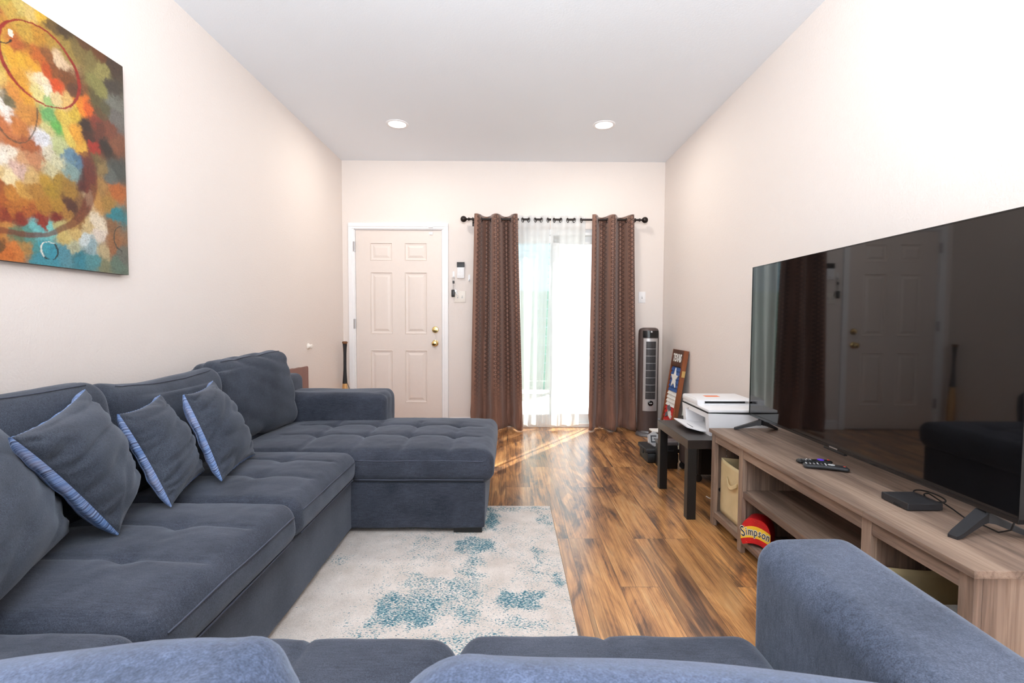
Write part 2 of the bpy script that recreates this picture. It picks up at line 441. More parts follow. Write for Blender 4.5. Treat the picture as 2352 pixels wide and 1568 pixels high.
def axis_samples(lo, hi, r, step):
    r = min(r, (hi - lo) / 2 * .999); k = 6
    edge = [lo + r * (1 - math.tan((1 - i / k) * PI / 4)) for i in range(k + 1)]
    n = max(1, int(round((hi - lo - 2 * r) / step)))
    mid = [lo + r + (hi - lo - 2 * r) * i / n for i in range(1, n)]
    return edge + mid + [hi + lo - e for e in reversed(edge)]
def soft_box(x0, x1, y0, y1, z0, z1, rad, step=.014, disp=None, mtx=None):
    lo = (x0, y0, z0); hi = (x1, y1, z1)
    rad = rad if isinstance(rad, tuple) else (rad,) * 3
    rad = tuple(min(r, (h - l) / 2 * .999) for r, l, h in zip(rad, lo, hi))
    A = [axis_samples(lo[i], hi[i], rad[i], step) for i in range(3)]
    bm = bmesh.new(); cache = {}
    def vert(i, j, k):
        key = (i, j, k)
        if key in cache: return cache[key]
        q = [A[0][i], A[1][j], A[2][k]]; c = [0] * 3; d = [0] * 3
        for a in range(3):
            c[a] = max(lo[a] + rad[a], min(hi[a] - rad[a], q[a])); d[a] = (q[a] - c[a]) / rad[a]
        L = math.sqrt(sum(e * e for e in d)) or 1
        nrm = Vector([d[a] / L / rad[a] for a in range(3)]).normalized()
        p = Vector([c[a] + d[a] / L * rad[a] for a in range(3)])
        if disp: p = disp(p, nrm)
        if mtx is not None: p = mtx @ p
        cache[key] = bm.verts.new(p); return cache[key]
    n = [len(a) - 1 for a in A]
    for (a, b, c) in ((0, 1, 2), (1, 2, 0), (2, 0, 1)):
        for side in (0, n[c]):
            for i in range(n[a]):
                for j in range(n[b]):
                    idx = []
                    for di, dj in ((0, 0), (1, 0), (1, 1), (0, 1)):
                        t = [0, 0, 0]; t[a] = i + di; t[b] = j + dj; t[c] = side; idx.append(tuple(t))
                    if side == 0: idx.reverse()
                    bm.faces.new([vert(*t) for t in idx])
    return bm
def wrinkle(p, amp, dirv, fl, fs, seed):
    """ridged folds running along dirv (fl = frequency along, fs across)"""
    d = Vector(dirv).normalized(); a = p.dot(d); rest = p - d * a
    q = rest * fs + d * (a * fl) + Vector((seed, seed * 1.7, -seed))
    r = 1 - abs(noise.noise(q)) * 2.2
    return amp * max(0, r) ** 2

# ------------------------------------------------------------------ room shell
XL, XR, YB, YF, H = -1.715, 1.585, 5.0, -2.2, 2.73
structure(obj('floor', BX(XL - .12, XR + .12, YF - .12, YB + .17, -.1, 0), M['floor']))
structure(obj('ceiling', BX(XL - .12, XR + .12, YF - .12, YB + .17, H, H + .1), M['ceil']))
structure(obj('wall_left', BX(XL - .12, XL, YF - .12, YB + .17, 0, H), M['wall']))
structure(obj('wall_right', BX(XR, XR + .12, YF - .12, YB + .17, 0, H), M['wall']))
DX0, DX1, DZ = -1.592, -.692, 2.04       # door opening
WX0, WX1, WZ = -.27, 1.21, 2.05          # sliding door opening
structure(obj('wall_back', boxes([(XL, DX0, YB, YB + .15, 0, H), (DX0, DX1, YB, YB + .15, DZ, H), (DX1, WX0, YB, YB + .15, 0, H),
                                  (WX0, WX1, YB, YB + .15, WZ, H), (WX1, XR, YB, YB + .15, 0, H)]), M['wall']))
structure(obj('wall_front', boxes([(XL, -1.45, YF - .12, YF, 0, H), (1.35, XR, YF - .12, YF, 0, H), (-1.45, 1.35, YF - .12, YF, 2.45, H)]), M['wall']))
bb = bmesh.new()
for a, b in ((DX1 + .075, WX0 - .02), (WX1 + .02, XR - .014)):
    box(bb, a, b, YB - .013, YB, 0, .085, bev=.003); box(bb, a, b, YB - .009, YB, .085, .1, bev=.003)
structure(obj('baseboard_back', bb, M['white']))
structure(obj('baseboard_right', boxes([(XR - .013, XR, YF, YB, 0, .085), (XR - .009, XR, YF, YB, .085, .1)], .003), M['white']))
structure(obj('baseboard_left', boxes([(XL, XL + .013, YF, YB, 0, .085), (XL, XL + .009, YF, YB, .085, .1)], .003), M['white']))

# entry door
d = root('door_1', (-1.14, YB, 0), 'beige six panel entry door with white casing and brass locks', 'door', kind='structure')
c = bmesh.new()
for (a, b, z0, z1) in ((DX0 - .06, DX0, 0, DZ), (DX1, DX1 + .062, 0, DZ), (DX0 - .06, DX1 + .062, DZ + .0005, DZ + .06)):
    box(c, a, b, YB - .016, YB + .001, z0, z1, bev=.004)
for (a, b, z0, z1) in ((DX0 - .059, DX0 - .02, 0, DZ + .0215), (DX1 + .022, DX1 + .061, 0, DZ + .0215), (DX0 - .059, DX1 + .061, DZ + .022, DZ + .059)):
    box(c, a, b, YB - .022, YB - .014, z0, z1, bev=.003)
for (a, b, z0, z1) in ((DX0, DX0 + .006, 0, DZ), (DX1 - .006, DX1, 0, DZ), (DX0, DX1, DZ - .006, DZ)):
    box(c, a, b, YB, YB + .12, z0, z1)
obj('door_casing', c, M['white'], d)
# slab with six moulded panels
sx0, sx1, sz0, sz1 = DX0 + .008, DX1 - .009, .012, DZ - .008
pan = [(a, b, z0, z1) for (a, b) in ((-1.437, -1.205), (-1.082, -.85)) for (z0, z1) in ((.25, .80), (.965, 1.605), (1.72, 1.905))]
bm = bmesh.new(); ysl = YB + .012
xs = sorted({sx0, sx1} | {p[0] for p in pan} | {p[1] for p in pan}); zs = sorted({sz0, sz1} | {p[2] for p in pan} | {p[3] for p in pan})
V = {(x, z): bm.verts.new((x, ysl, z)) for x in xs for z in zs}
for i in range(len(xs) - 1):
    for j in range(len(zs) - 1):
        cell = (xs[i], xs[i + 1], zs[j], zs[j + 1])
        cor = [V[xs[i], zs[j]], V[xs[i + 1], zs[j]], V[xs[i + 1], zs[j + 1]], V[xs[i], zs[j + 1]]]
        if cell in pan:
            for ins, dep in ((.006, -.003), (.012, .007), (.03, .009), (.05, .002), (.054, .001)):
                a, b, e, f = cell[0] + ins, cell[1] - ins, cell[2] + ins, cell[3] - ins
                nw = [bm.verts.new((x, ysl + dep, z)) for x, z in ((a, e), (b, e), (b, f), (a, f))]
                for k in range(4): bm.faces.new((cor[k], cor[(k + 1) % 4], nw[(k + 1) % 4], nw[k]))
                cor = nw
        bm.faces.new(cor)
box(bm, sx0, sx1, ysl + .012, ysl + .045, sz0, sz1)
for f in ((sx0, sx0, sz0, sz1), (sx1, sx1, sz0, sz1)):
    vs = [bm.verts.new((f[0], y, z)) for y, z in ((ysl, sz0), (ysl + .02, sz0), (ysl + .02, sz1), (ysl, sz1))]; bm.faces.new(vs)
vs = [bm.verts.new(p) for p in ((sx0, ysl, sz1), (sx1, ysl, sz1), (sx1, ysl + .02, sz1), (sx0, ysl + .02, sz1))]; bm.faces.new(vs)
slab = obj('door_slab', bm, M['door'], d)
for z in (1.88 - .02, 1.07, .28):
    bm = TB([(DX0 + .004, YB - .006, z - .05), (DX0 + .004, YB - .006, z + .05)], .006, n=10)
    box(bm, DX0 - .012, DX0 + .004, YB - .018, YB - .015, z - .05, z + .05); obj('hinge', bm, M['steel'], d, True, 40)
bm = LT([(.034, 0), (.034, -.006), (.029, -.012), (.012, -.014), (.012, -.03)], (-.768, ysl, 1.012), axis='y', n=28)
box(bm, -.776, -.76, ysl - .042, ysl - .028, .996, 1.028, bev=.003); obj('deadbolt', bm, M['brass'], d, True, 40)
obj('door_knob', LT([(.034, 0), (.034, -.006), (.026, -.012), (.013, -.016), (.012, -.03), (.02, -.036), (.028, -.046), (.029, -.056), (.024, -.066), (.012, -.07)],
                    (-.77, ysl, .872), axis='y', n=28), M['brass'], d, True, 40)
bm = BX(-.828, -.79, ysl - .012, ysl, 1.985, 2.012, bev=.004); box(bm, -.83, -.785, YB - .034, YB - .022, DZ + .012, DZ + .026, bev=.003)
obj('contact_sensor', bm, M['plastic_white'], d, True, 40)
obj('threshold', BX(DX0, DX1, YB, YB + .14, 0, .012), M['steel'], d)

# sliding glass door
w = root('window_1', (.47, YB + .07, 0), 'white framed sliding glass patio door behind the sheer curtains', 'window', kind='structure')
wm = .47
obj('window_frame', boxes([(WX0, WX0 + .045, YB + .01, YB + .14, 0, WZ), (WX1 - .045, WX1, YB + .01, YB + .14, 0, WZ), (WX0, WX1, YB + .01, YB + .14, WZ - .06, WZ),
                           (WX0, WX1, YB + .0, YB + .14, 0, .04)], .003), M['vinyl'], w)
for (a, b, y) in ((WX0 + .045, wm + .045, YB + .03), (wm - .045, WX1 - .045, YB + .085)):
    s = obj('sash', boxes([(a, a + .07, y, y + .04, .04, WZ - .06), (b - .07, b, y, y + .04, .04, WZ - .06), (a, b, y, y + .04, WZ - .14, WZ - .06), (a, b, y, y + .04, .04, .125)], .003), M['vinyl'], w)
    obj('pane', BX(a + .06, b - .06, y + .016, y + .022, .12, WZ - .13), M['glass'], s)

obj('beam_split_bar', BX(.928, .944, YB + .126, YB + .138, .04, WZ - .06), M['vinyl'], w)  # unseen bar added to split the sun streak on the floor in two

# outside
structure(obj('ground_outside', BX(-9, 9, YB + .15, 16, -.14, -.04), M['concrete']))
bm = bmesh.new()
for k in range(11): box(bm, -4, .72, 7.6, 7.63, .02 + k * .142, .02 + k * .142 + .134)
fe = root('garden_fence', (-1.5, 7.6, 0), 'grey green horizontal board fence seen through the sheer curtain', 'fence')
obj('fence_boards', bm, M['fence'], fe)
for x in (-3.95, -2.7, -1.45, -.2, .68): obj('fence_post', BX(x - .045, x + .045, 7.63, 7.72, -.05, 1.62), M['fence'], fe)
nb = root('neighbour_house', (-3, 11, 0), 'pale blue sided house beyond the fence, behind the glass door', 'house')
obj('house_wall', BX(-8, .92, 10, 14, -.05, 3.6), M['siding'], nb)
bm = bmesh.new(); prism(bm, [(9.6, 3.55), (14.4, 3.55), (12, 4.9)], lambda a, b: (-8.3, a, b), lambda a, b: (1.2, a, b)); obj('house_roof', bm, M['roof'], nb)

# ------------------------------------------------------------------ curtains and rod
RY, RZ = 4.885, 2.122
rd = root('curtain_rod', (.445, RY, RZ), 'dark bronze curtain rod with ball finials above the patio door', 'curtain rod')
obj('rod', TB([(-.41, RY, RZ), (1.30, RY, RZ)], .0105, n=16), M['bronze'], rd, True, 40)
for sx, x in ((-1, -.41), (1, 1.30)):
    m = Matrix.Diagonal((sx, 1, 1))
    obj('finial', LT([(.012, -.01), (.016, 0), (.016, .006), (.009, .012), (.009, .02), (.016, .026), (.026, .036), (.031, .05), (.031, .058), (.026, .072), (.015, .081), (.004, .084)],
                     (x, RY, RZ), axis='x', n=24, mtx=m), M['bronze'], rd, True, 50)
for x in (-.37, 1.255):
    bm = TB([(x, YB, RZ - .015), (x, RY, RZ - .015)], .007, n=10); box(bm, x - .014, x + .014, YB - .006, YB, RZ - .05, RZ + .02, bev=.003)
    lathe(bm, [(.017, -.006), (.017, .006)], (x, RY, RZ), axis='x', n=20); obj('bracket', bm, M['bronze'], rd, True, 40)

def curtain(name, label, xt, xb, n, phase, ampt, ampb, mat, zt, zb, y0, group, solid=0, cols=150, rows=60, grom=M['bronze'], hemmat=None, wob=.01, seed=1., yb=None):
    """hanging grommet panel; fold profile y = amp*cos(2 pi n t + phase)"""
    P = []; UVs = []
    ulen = 0; prev = None; us = []
    for j in range(cols + 1):
        t = j / cols; x = xt[0] + (xt[1] - xt[0]) * t; y = ampt * math.cos(2 * PI * n * t + phase)
        if prev: ulen += math.hypot(x - prev[0], y - prev[1])
        prev = (x, y); us.append(ulen)
    for i in range(rows + 1):
        k = i / rows; z = zt + (zb - zt) * k; row = []; uv = []
        for j in range(cols + 1):
            t = j / cols
            a = ampt + (ampb - ampt) * sm(0, 1, k)
            drift = wob * 2.2 * k * nz(t * 3 + seed, k * 1.2, seed)
            x = (xt[0] + (xt[1] - xt[0]) * t) * (1 - k) + (xb[0] + (xb[1] - xb[0]) * t) * k
            ang = 2 * PI * n * t + phase + .5 * k * nz(seed, k * 2, t * 2)
            cs = math.cos(ang); cs = math.copysign(abs(cs) ** .8, cs)
            y = y0 + a * cs + wob * k * nz(t * 9 + seed, k * 3, 5.) + .4 * drift
            # lumpy puddling just above the floor
            lump = sm(.82, 1, k); y += lump * .022 * nz(t * 14, k * 16, seed); x += lump * .012 * nz(t * 12, k * 18, seed + 3)
            zz = z
            if k > .985: zz = z + .008 * (nz(t * 10, 0, seed))
            row.append((x + drift * .6, min(y, YB - .012), max(zz, .003))); uv.append((us[j], z))
        P.append(row); UVs.append(uv)
    bm = bmesh.new(); quadgrid(bm, P, UVs)
    me = bpy.data.meshes.new(name); bm.to_mesh(me); bm.free()
    o = link(name, me, mat, None, True)
    if solid:
        md = o.modifiers.new('cloth', 'SOLIDIFY'); md.thickness = solid; md.offset = 0
    tag(o, label, 'curtain', group)
    # rings where the cloth crosses the rod
    q = 0
    while True:
        t = ((q + .5) * PI - phase) / (2 * PI * n); q += 1
        if t < 0.01: continue
        if t > .99: break
        x = xt[0] + (xt[1] - xt[0]) * t
        bm = bmesh.new(); ring = []
        sl = math.atan2((xt[1] - xt[0]), ampt * 2 * PI * n) * (1 if math.sin(2 * PI * n * t + phase) > 0 else -1)
        for e in range(20):
            a = 2 * PI * e / 20; v = Vector((0, math.cos(a) * .021, math.sin(a) * .021))
            v.rotate(Matrix.Rotation(sl, 3, 'Z')); ring.append(Vector((x, y0, RZ - .006)) + v)
        tube(bm, ring, .0042, n=8, closed=True)
        obj('grommet', bm, grom, o, True)
    return o, P
GB = 'brown trellis curtains at the patio door'; GS = 'white sheer panels at the patio door'
curtain('curtain', 'brown trellis patterned curtain hanging on the door and keypad side of the sheers', (-.35, .075), (-.39, .135), 2.18, PI * .82, .078, .085, M['curtain'], 2.162, .012, RY, GB, solid=.003, seed=1.3)
curtain('curtain', 'brown trellis patterned curtain hanging on the tower fan side of the sheers', (.815, 1.225), (.795, 1.275), 2.15, PI * .80, .078, .085, M['curtain'], 2.16, .012, RY, GB, solid=.003, seed=4.1)
s1, P1 = curtain('sheer_curtain', 'white sheer panel over the glass pane nearest the door and keypad', (.088, .405), (.10, .338), 2.5, PI * .9, .028, .03, M['sheer'], 2.158, .045, RY, GS, seed=2.2, wob=.012)
s2, P2 = curtain('sheer_curtain', 'white sheer panel over the glass pane nearest the tower fan', (.412, .765), (.348, .705), 2.6, PI * 1.05, .028, .03, M['sheer'], 2.158, .045, RY + .004, GS, seed=7.7, wob=.012)
for o, P in ((s1, P1), (s2, P2)):
    for nm, rr in (('header_band', range(0, 4)), ('hem', range(57, 61))):
        bm = bmesh.new(); quadgrid(bm, [[(x, y - .0015, z) for (x, y, z) in P[i]] for i in rr]); obj(nm, bm, M['sheer'], o, True)

# ------------------------------------------------------------------ small wall items
kp = root('alarm_keypad', (-.5, YB, 1.618), 'white wall keypad with a black screen between door and curtain', 'keypad')
obj('housing', BX(-.541, -.463, YB - .022, YB, 1.54, 1.705, bev=.008), M['plastic_white'], kp, True, 40)
obj('screen', BX(-.541, -.463, YB - .0235, YB - .004, 1.652, 1.7055, bev=.001), M['black_gloss'], kp)
for r in range(4):
    for cc in range(3): obj('button', BX(-.531 + cc * .021, -.515 + cc * .021, YB - .0245, YB - .02, 1.566 + r * .019, 1.58 + r * .019, bev=.002), M['plastic_white'], kp)
GH = 'adhesive hooks beside the keypad'
def hook(x, z, label):
    h = root('wall_hook', (x, YB, z), label, 'hook', GH)
    obj('backplate', BX(x - .011, x + .011, YB - .005, YB, z - .03, z + .035, bev=.003), M['plastic_white'], h, True, 40)
    obj('prong', TB([(x, YB - .004, z - .012), (x, YB - .012, z - .03), (x, YB - .022, z - .03), (x, YB - .026, z - .016)], [.006, .006, .006, .004], n=10), M['plastic_white'], h, True, 40)
hook(-.577, 1.578, 'white adhesive wall hook with the keys hanging on it')
hook(-.417, 1.545, 'empty white adhesive wall hook next to the brown curtain')
k = root('key_ring', (-.577, YB - .02, 1.52), 'bunch of keys with black fob hanging between door and keypad', 'keys')
obj('ring', TB([(-.577 + math.cos(a) * .014, YB - .02, 1.548 - .016 + math.sin(a) * .016) for a in [i * PI / 8 for i in range(16)]], .0018, n=6, closed=True), M['steel'], k, True)
bm = bmesh.new()
for i in range(6):
    zc = 1.508 - i * .015
    tube(bm, [(-.579 + math.cos(a) * .005 * (1 if i % 2 else .4), YB - .02 + math.sin(a) * .004 * (.4 if i % 2 else 1), zc + math.sin(a) * .009) for a in [j * PI / 5 for j in range(10)]], .0014, n=5, closed=True)
obj('chain', bm, M['steel'], k, True)
obj('black_tab', BX(-.586, -.566, YB - .026, YB - .018, 1.488, 1.515, bev=.003), M['black'], k)
obj('key_fob', BX(-.597, -.562, YB - .03, YB - .012, 1.35, 1.425, bev=.007), M['black'], k, True, 40)
bm = TB([(-.55, YB - .02, 1.40), (-.535, YB - .02, 1.375)], .004, n=6); lathe(bm, [(.011, -.0015), (.011, .0015)], (-.556, YB - .02, 1.412), axis='y', n=14)
obj('key', bm, M['steel'], k, True, 40)
def switch(x, z, wd, n, name, label, mat):
    s = root('light_switch', (x, YB, z), label, 'light switch')
    obj('plate', BX(x - wd / 2, x + wd / 2, YB - .007, YB, z - .0575, z + .0575, bev=.003), mat, s, True, 40)
    for i in range(n):
        xx = x + (i - (n - 1) / 2) * .046
        obj('toggle', BX(xx - .005, xx + .005, YB - .018, YB - .005, z - .002, z + .012, bev=.002), mat, s)
        obj('toggle_slot', BX(xx - .006, xx + .006, YB - .0075, YB - .005, z - .014, z + .014), M['plastic_grey'], s)
switch(-.512, 1.352, .118, 2, 'double', 'ivory double toggle switch plate under the keypad', M['plastic_ivory'])
switch(1.367, 1.355, .072, 1, 'single', 'white single toggle switch plate above the tower fan', M['plastic_white'])
bp = obj('wall_bumper', LT([(.026, 0), (.026, .006), (.018, .012), (.014, .022), (.019, .03), (.019, .036), (.012, .04)], (XL, 4.119, .884), axis='x', n=24), M['plastic_ivory'], None, True, 40)
tag(bp, 'small round white door bumper on the wall near the entry door', 'door bumper')
bp.parent = None

# ------------------------------------------------------------------ ceiling lights
def downlight(x, y, label):
    l = root('ceiling_light', (x, y, H), label, 'ceiling light', 'recessed ceiling lights')
    obj('trim_ring', LT([(.070, 0), (.092, 0), (.092, -.003), (.086, -.007), (.072, -.006), (.068, 0)], (x, y, H), n=40), M['white'], l, True, 40)
    obj('diffuser', LT([(.068, -.001), (.068, -.003), (.05, -.004)], (x, y, H), n=40), M['lamp'], l, True, 40)
    return l
LP = [(-.935, 4.075), (.775, 4.065)]
downlight(*LP[0], 'lit round recessed ceiling light over the entry door side')
downlight(*LP[1], 'lit round recessed ceiling light over the television wall side')

# ------------------------------------------------------------------ abstract canvas
def canvas():
    X = XL + .032; ya, yb, za, zb = 1.21, 2.155, 1.303, 2.203
    def pt(zx, zy):                       # sketch coordinates -> wall plane
        u, v = zx / 2.24, zy / 2.24
        y = 1.683 * 1110 / (1170 - u); return y, 1.11 - (v - 736) / 1110 * y
    D = """20,20,190,170,80;100,60,205,180,85;40,90,185,120,60;170,100,214,190,110;20,130,190,140,70;120,100,200,165,80;230,130,225,195,120;280,140,235,190,70
330,190,120,95,55;400,210,90,70,45;480,270,110,75,45;560,330,120,75,40;630,390,85,65,50;200,190,205,165,70;260,230,205,150,55;330,260,190,150,65;400,300,170,145,75;460,300,140,120,70;520,350,140,125,75;580,420,165,155,95;560,480,150,145,85;620,480,80,70,60
100,200,205,150,60;150,280,190,105,50;30,260,210,170,70;20,330,235,200,60;60,350,215,185,90;120,340,225,170,55;180,350,232,180,60;230,380,230,170,55;270,360,200,110,45;310,340,150,95,50;365,370,235,205,170;340,410,150,90,45;400,440,130,80,40;430,500,110,70,45;300,420,200,90,30;340,480,225,90,30
270,460,245,225,190;300,500,245,235,210;340,540,240,215,160;390,560,230,190,120;260,520,235,220,150;310,560,170,200,130;150,450,225,165,60;200,520,228,165,55;130,520,220,150,70;60,430,225,190,110;20,430,230,195,100;60,560,245,235,225;80,600,255,245,235;100,555,120,110,80;30,600,235,200,170
180,620,215,150,70;230,640,205,140,65;150,680,205,130,65;50,670,200,120,70;100,760,190,115,65;20,720,195,125,80;200,780,175,100,55;300,620,120,180,110;330,690,110,180,90;300,700,210,200,140;380,650,225,195,90;430,620,225,190,70;400,740,232,205,100;440,720,235,170,60;470,590,245,150,40;500,600,235,110,30
540,560,105,95,55;590,600,100,95,65;620,560,130,130,120;630,640,120,115,110;560,620,110,85,50;480,680,60,40,30;500,740,75,40,25;520,780,170,45,25;560,700,110,55,35;600,700,130,70,45;580,780,50,35,25;630,760,140,85,55;540,660,140,60,40
350,780,200,205,150;400,830,110,145,165;440,850,90,125,150;410,900,140,165,160;340,850,215,210,175;290,800,225,215,190;270,760,235,235,240;300,900,210,200,160;460,800,230,180,70;220,850,200,140,100;150,850,215,165,120;100,820,245,230,210;60,840,250,240,225;150,900,225,190,175;100,950,245,225,180;40,900,225,195,140;20,870,240,220,190
200,930,215,180,120;270,950,190,150,55;340,960,170,135,50;400,1000,165,125,50;300,1000,175,140,45;220,1000,180,130,55;150,1000,215,165,80;100,1010,195,130,50;30,980,170,95,40;60,1040,180,100,40;150,1060,190,120,45;250,1080,180,125,45;330,1090,185,140,50
490,860,70,60,60;490,930,80,40,40;470,990,90,35,30;520,850,120,100,60;560,900,150,125,80;600,930,110,115,110;630,900,80,85,80;550,980,170,130,75;620,1000,190,110,50;520,1010,190,140,70;400,1080,90,50,35;450,1060,140,100,60;490,1040,225,200,160;540,1060,200,150,80;590,1070,180,140,70;620,1120,50,140,150
330,1140,130,40,25;250,1150,150,50,30;150,1150,140,50,30;60,1120,150,60,30;20,1100,170,80,35;200,1110,180,100,40;100,1090,185,110,40;20,1200,190,120,50;60,1210,200,140,70;120,1230,110,130,100;170,1220,90,150,140;230,1200,120,190,190;290,1190,130,200,195;340,1180,200,190,130;400,1170,200,160,90;380,1120,180,130,60;440,1150,160,120,70;480,1180,215,190,140;530,1170,240,225,200;530,1220,235,220,205;600,1180,150,110,75;610,1250,165,115,75;600,1300,160,110,75
20,1280,120,80,40;60,1310,210,120,50;120,1310,215,130,60;160,1290,180,140,80;210,1300,80,150,150;260,1290,70,165,180;300,1310,60,155,175;230,1340,70,150,165;360,1310,90,150,165;400,1290,190,190,160;460,1250,215,225,225;500,1280,160,185,190;430,1340,60,140,155;500,1350,90,150,155;560,1370,140,140,110;620,1370,110,130,115;560,1310,200,180,140;350,1240,215,190,120;420,1210,215,185,120;640,1330,120,120,110"""
    pts = []; cols = []
    for it in D.replace('\n', ';').split(';'):
        a = list(map(float, it.split(','))); pts.append(pt(a[0], a[1])); cols.append(srgb(*a[2:])[:3])
    # the part beyond the frame carries on with the same palette, mirrored
    y0 = 1.60
    for (y, z), c in list(zip(pts, cols)):
        if y > y0 + .015: pts.append((2 * y0 - y, z * .5 + .5 * (3.506 - z))); cols.append(c)
    pts = np.array(pts); cols = np.array(cols)
    ny, nzz = 300, 300
    Y, Z = np.meshgrid(np.linspace(ya, yb, ny), np.linspace(za, zb, nzz))
    # warp for painterly edges
    wx = np.zeros_like(Y); wz = np.zeros_like(Y)
    for i in range(nzz):
        for j in range(ny):
            p = Vector((Y[i, j] * 16, Z[i, j] * 16, 0)); q = Vector((Y[i, j] * 55, Z[i, j] * 55, 3))
            q2 = q * 2.6; wx[i, j] = .016 * noise.noise(p) + .010 * noise.noise(q) + .006 * noise.noise(q2); wz[i, j] = .016 * noise.noise(p + Vector((9, 4, 2))) + .010 * noise.noise(q + Vector((5, 5, 5))) + .006 * noise.noise(q2 + Vector((3, 3, 3)))
    Yw, Zw = Y + wx, Z + wz
    acc = np.zeros(Y.shape + (3,)); ws = np.zeros(Y.shape)
    for (py, pz), c in zip(pts, cols):
        w = 1 / ((Yw - py) ** 2 + (Zw - pz) ** 2 + 1e-5) ** 3.0
        acc += w[..., None] * c; ws += w
    C = .66 * (acc / ws[..., None]) ** 1.1
    def stroke(mask, col, al=1):
        m = np.clip(mask, 0, 1)[..., None] * al; C[:] = C * (1 - m) + np.array(srgb(*col)[:3]) * .7 * m
    def ring(cx, cy, ry, rz, wd, col, a0=-PI, a1=PI, al=1, wvar=.5):
        ang = np.arctan2((Zw - cy) / rz, (Yw - cx) / ry)
        r = np.sqrt(((Y + wx * .25 - cx) / ry) ** 2 + ((Z + wz * .25 - cy) / rz) ** 2)
        ww = wd * (1 + wvar * np.sin(ang * 2 + 1)) / min(ry, rz)
        m = np.clip((ww - np.abs(r - 1)) / (.35 * ww), 0, 1) * ((ang > a0) & (ang < a1)); stroke(m, col, al)
    # large dark red arc sweeping round the lower right
    a = pt(490, 850); b = pt(240, 1155); ring(1.66, 1.66, .318, .262, .02, (110, 42, 28), -2.3, .45, .75)
    # thin dark inner arc, red hoop, small teal hoop, black tick, right-hand half disc
    ca, cb = pt(130, 560), pt(180, 735); ring(ca[0] - .0, 1.845, .082, .135, .0028, (84, 66, 48), -2.8, .1, .8)
    l, r_, t_, b_ = pt(62, 270), pt(460, 470), pt(160, 137), pt(335, 605)
    ring((l[0] + r_[0]) / 2, (t_[1] + b_[1]) / 2 + .005, (r_[0] - l[0]) / 2, (t_[1] - b_[1]) / 2, .0055, (152, 40, 24))
    cc = pt(282, 1305); ring(cc[0], cc[1], .034, .034, .0028, (30, 44, 44)); ring(cc[0], cc[1], .034, .034, .003, (236, 236, 224), 1.2, PI); ring(cc[0], cc[1], .034, .034, .003, (236, 236, 224), -PI, -2.2)
    ct = pt(60, 190); ring(ct[0], ct[1], .05, .048, .004, (44, 36, 30), -2.6, -.55)
    ct = pt(128, 228); stroke(((Y - ct[0]) ** 2 + ((Z - ct[1]) / 1.5) ** 2 < .009 ** 2) * 1., (236, 224, 206))
    ch = pt(650, 1245); ring(ch[0], ch[1], .042, .052, .0025, (60, 66, 60), PI * .5, PI); ring(ch[0], ch[1], .042, .052, .0025, (60, 66, 60), -PI, -PI * .5)
    bm = bmesh.new()
    quadgrid(bm, [[(X, Y[i, j], Z[i, j]) for j in range(ny)] for i in range(nzz)])
    me = bpy.data.meshes.new('painted_face'); bm.to_mesh(me); bm.free()
    at = me.color_attributes.new('paint', 'FLOAT_COLOR', 'POINT')
    buf = np.ones((ny * nzz, 4), dtype=np.float32); buf[:, :3] = np.clip(C, 0, 1).reshape(-1, 3); at.data.foreach_set('color', buf.ravel())
    r = root('wall_art', (XL, 1.68, 1.75), 'large abstract canvas in orange, gold and teal on the wall over the sofa', 'painting')
    link('painted_face', me, M['paint'], r, True)
    obj('canvas_sides', BX(XL + .001, X - .0006, ya, yb, za, zb, bev=.002), M['canvas_edge'], r)
canvas()

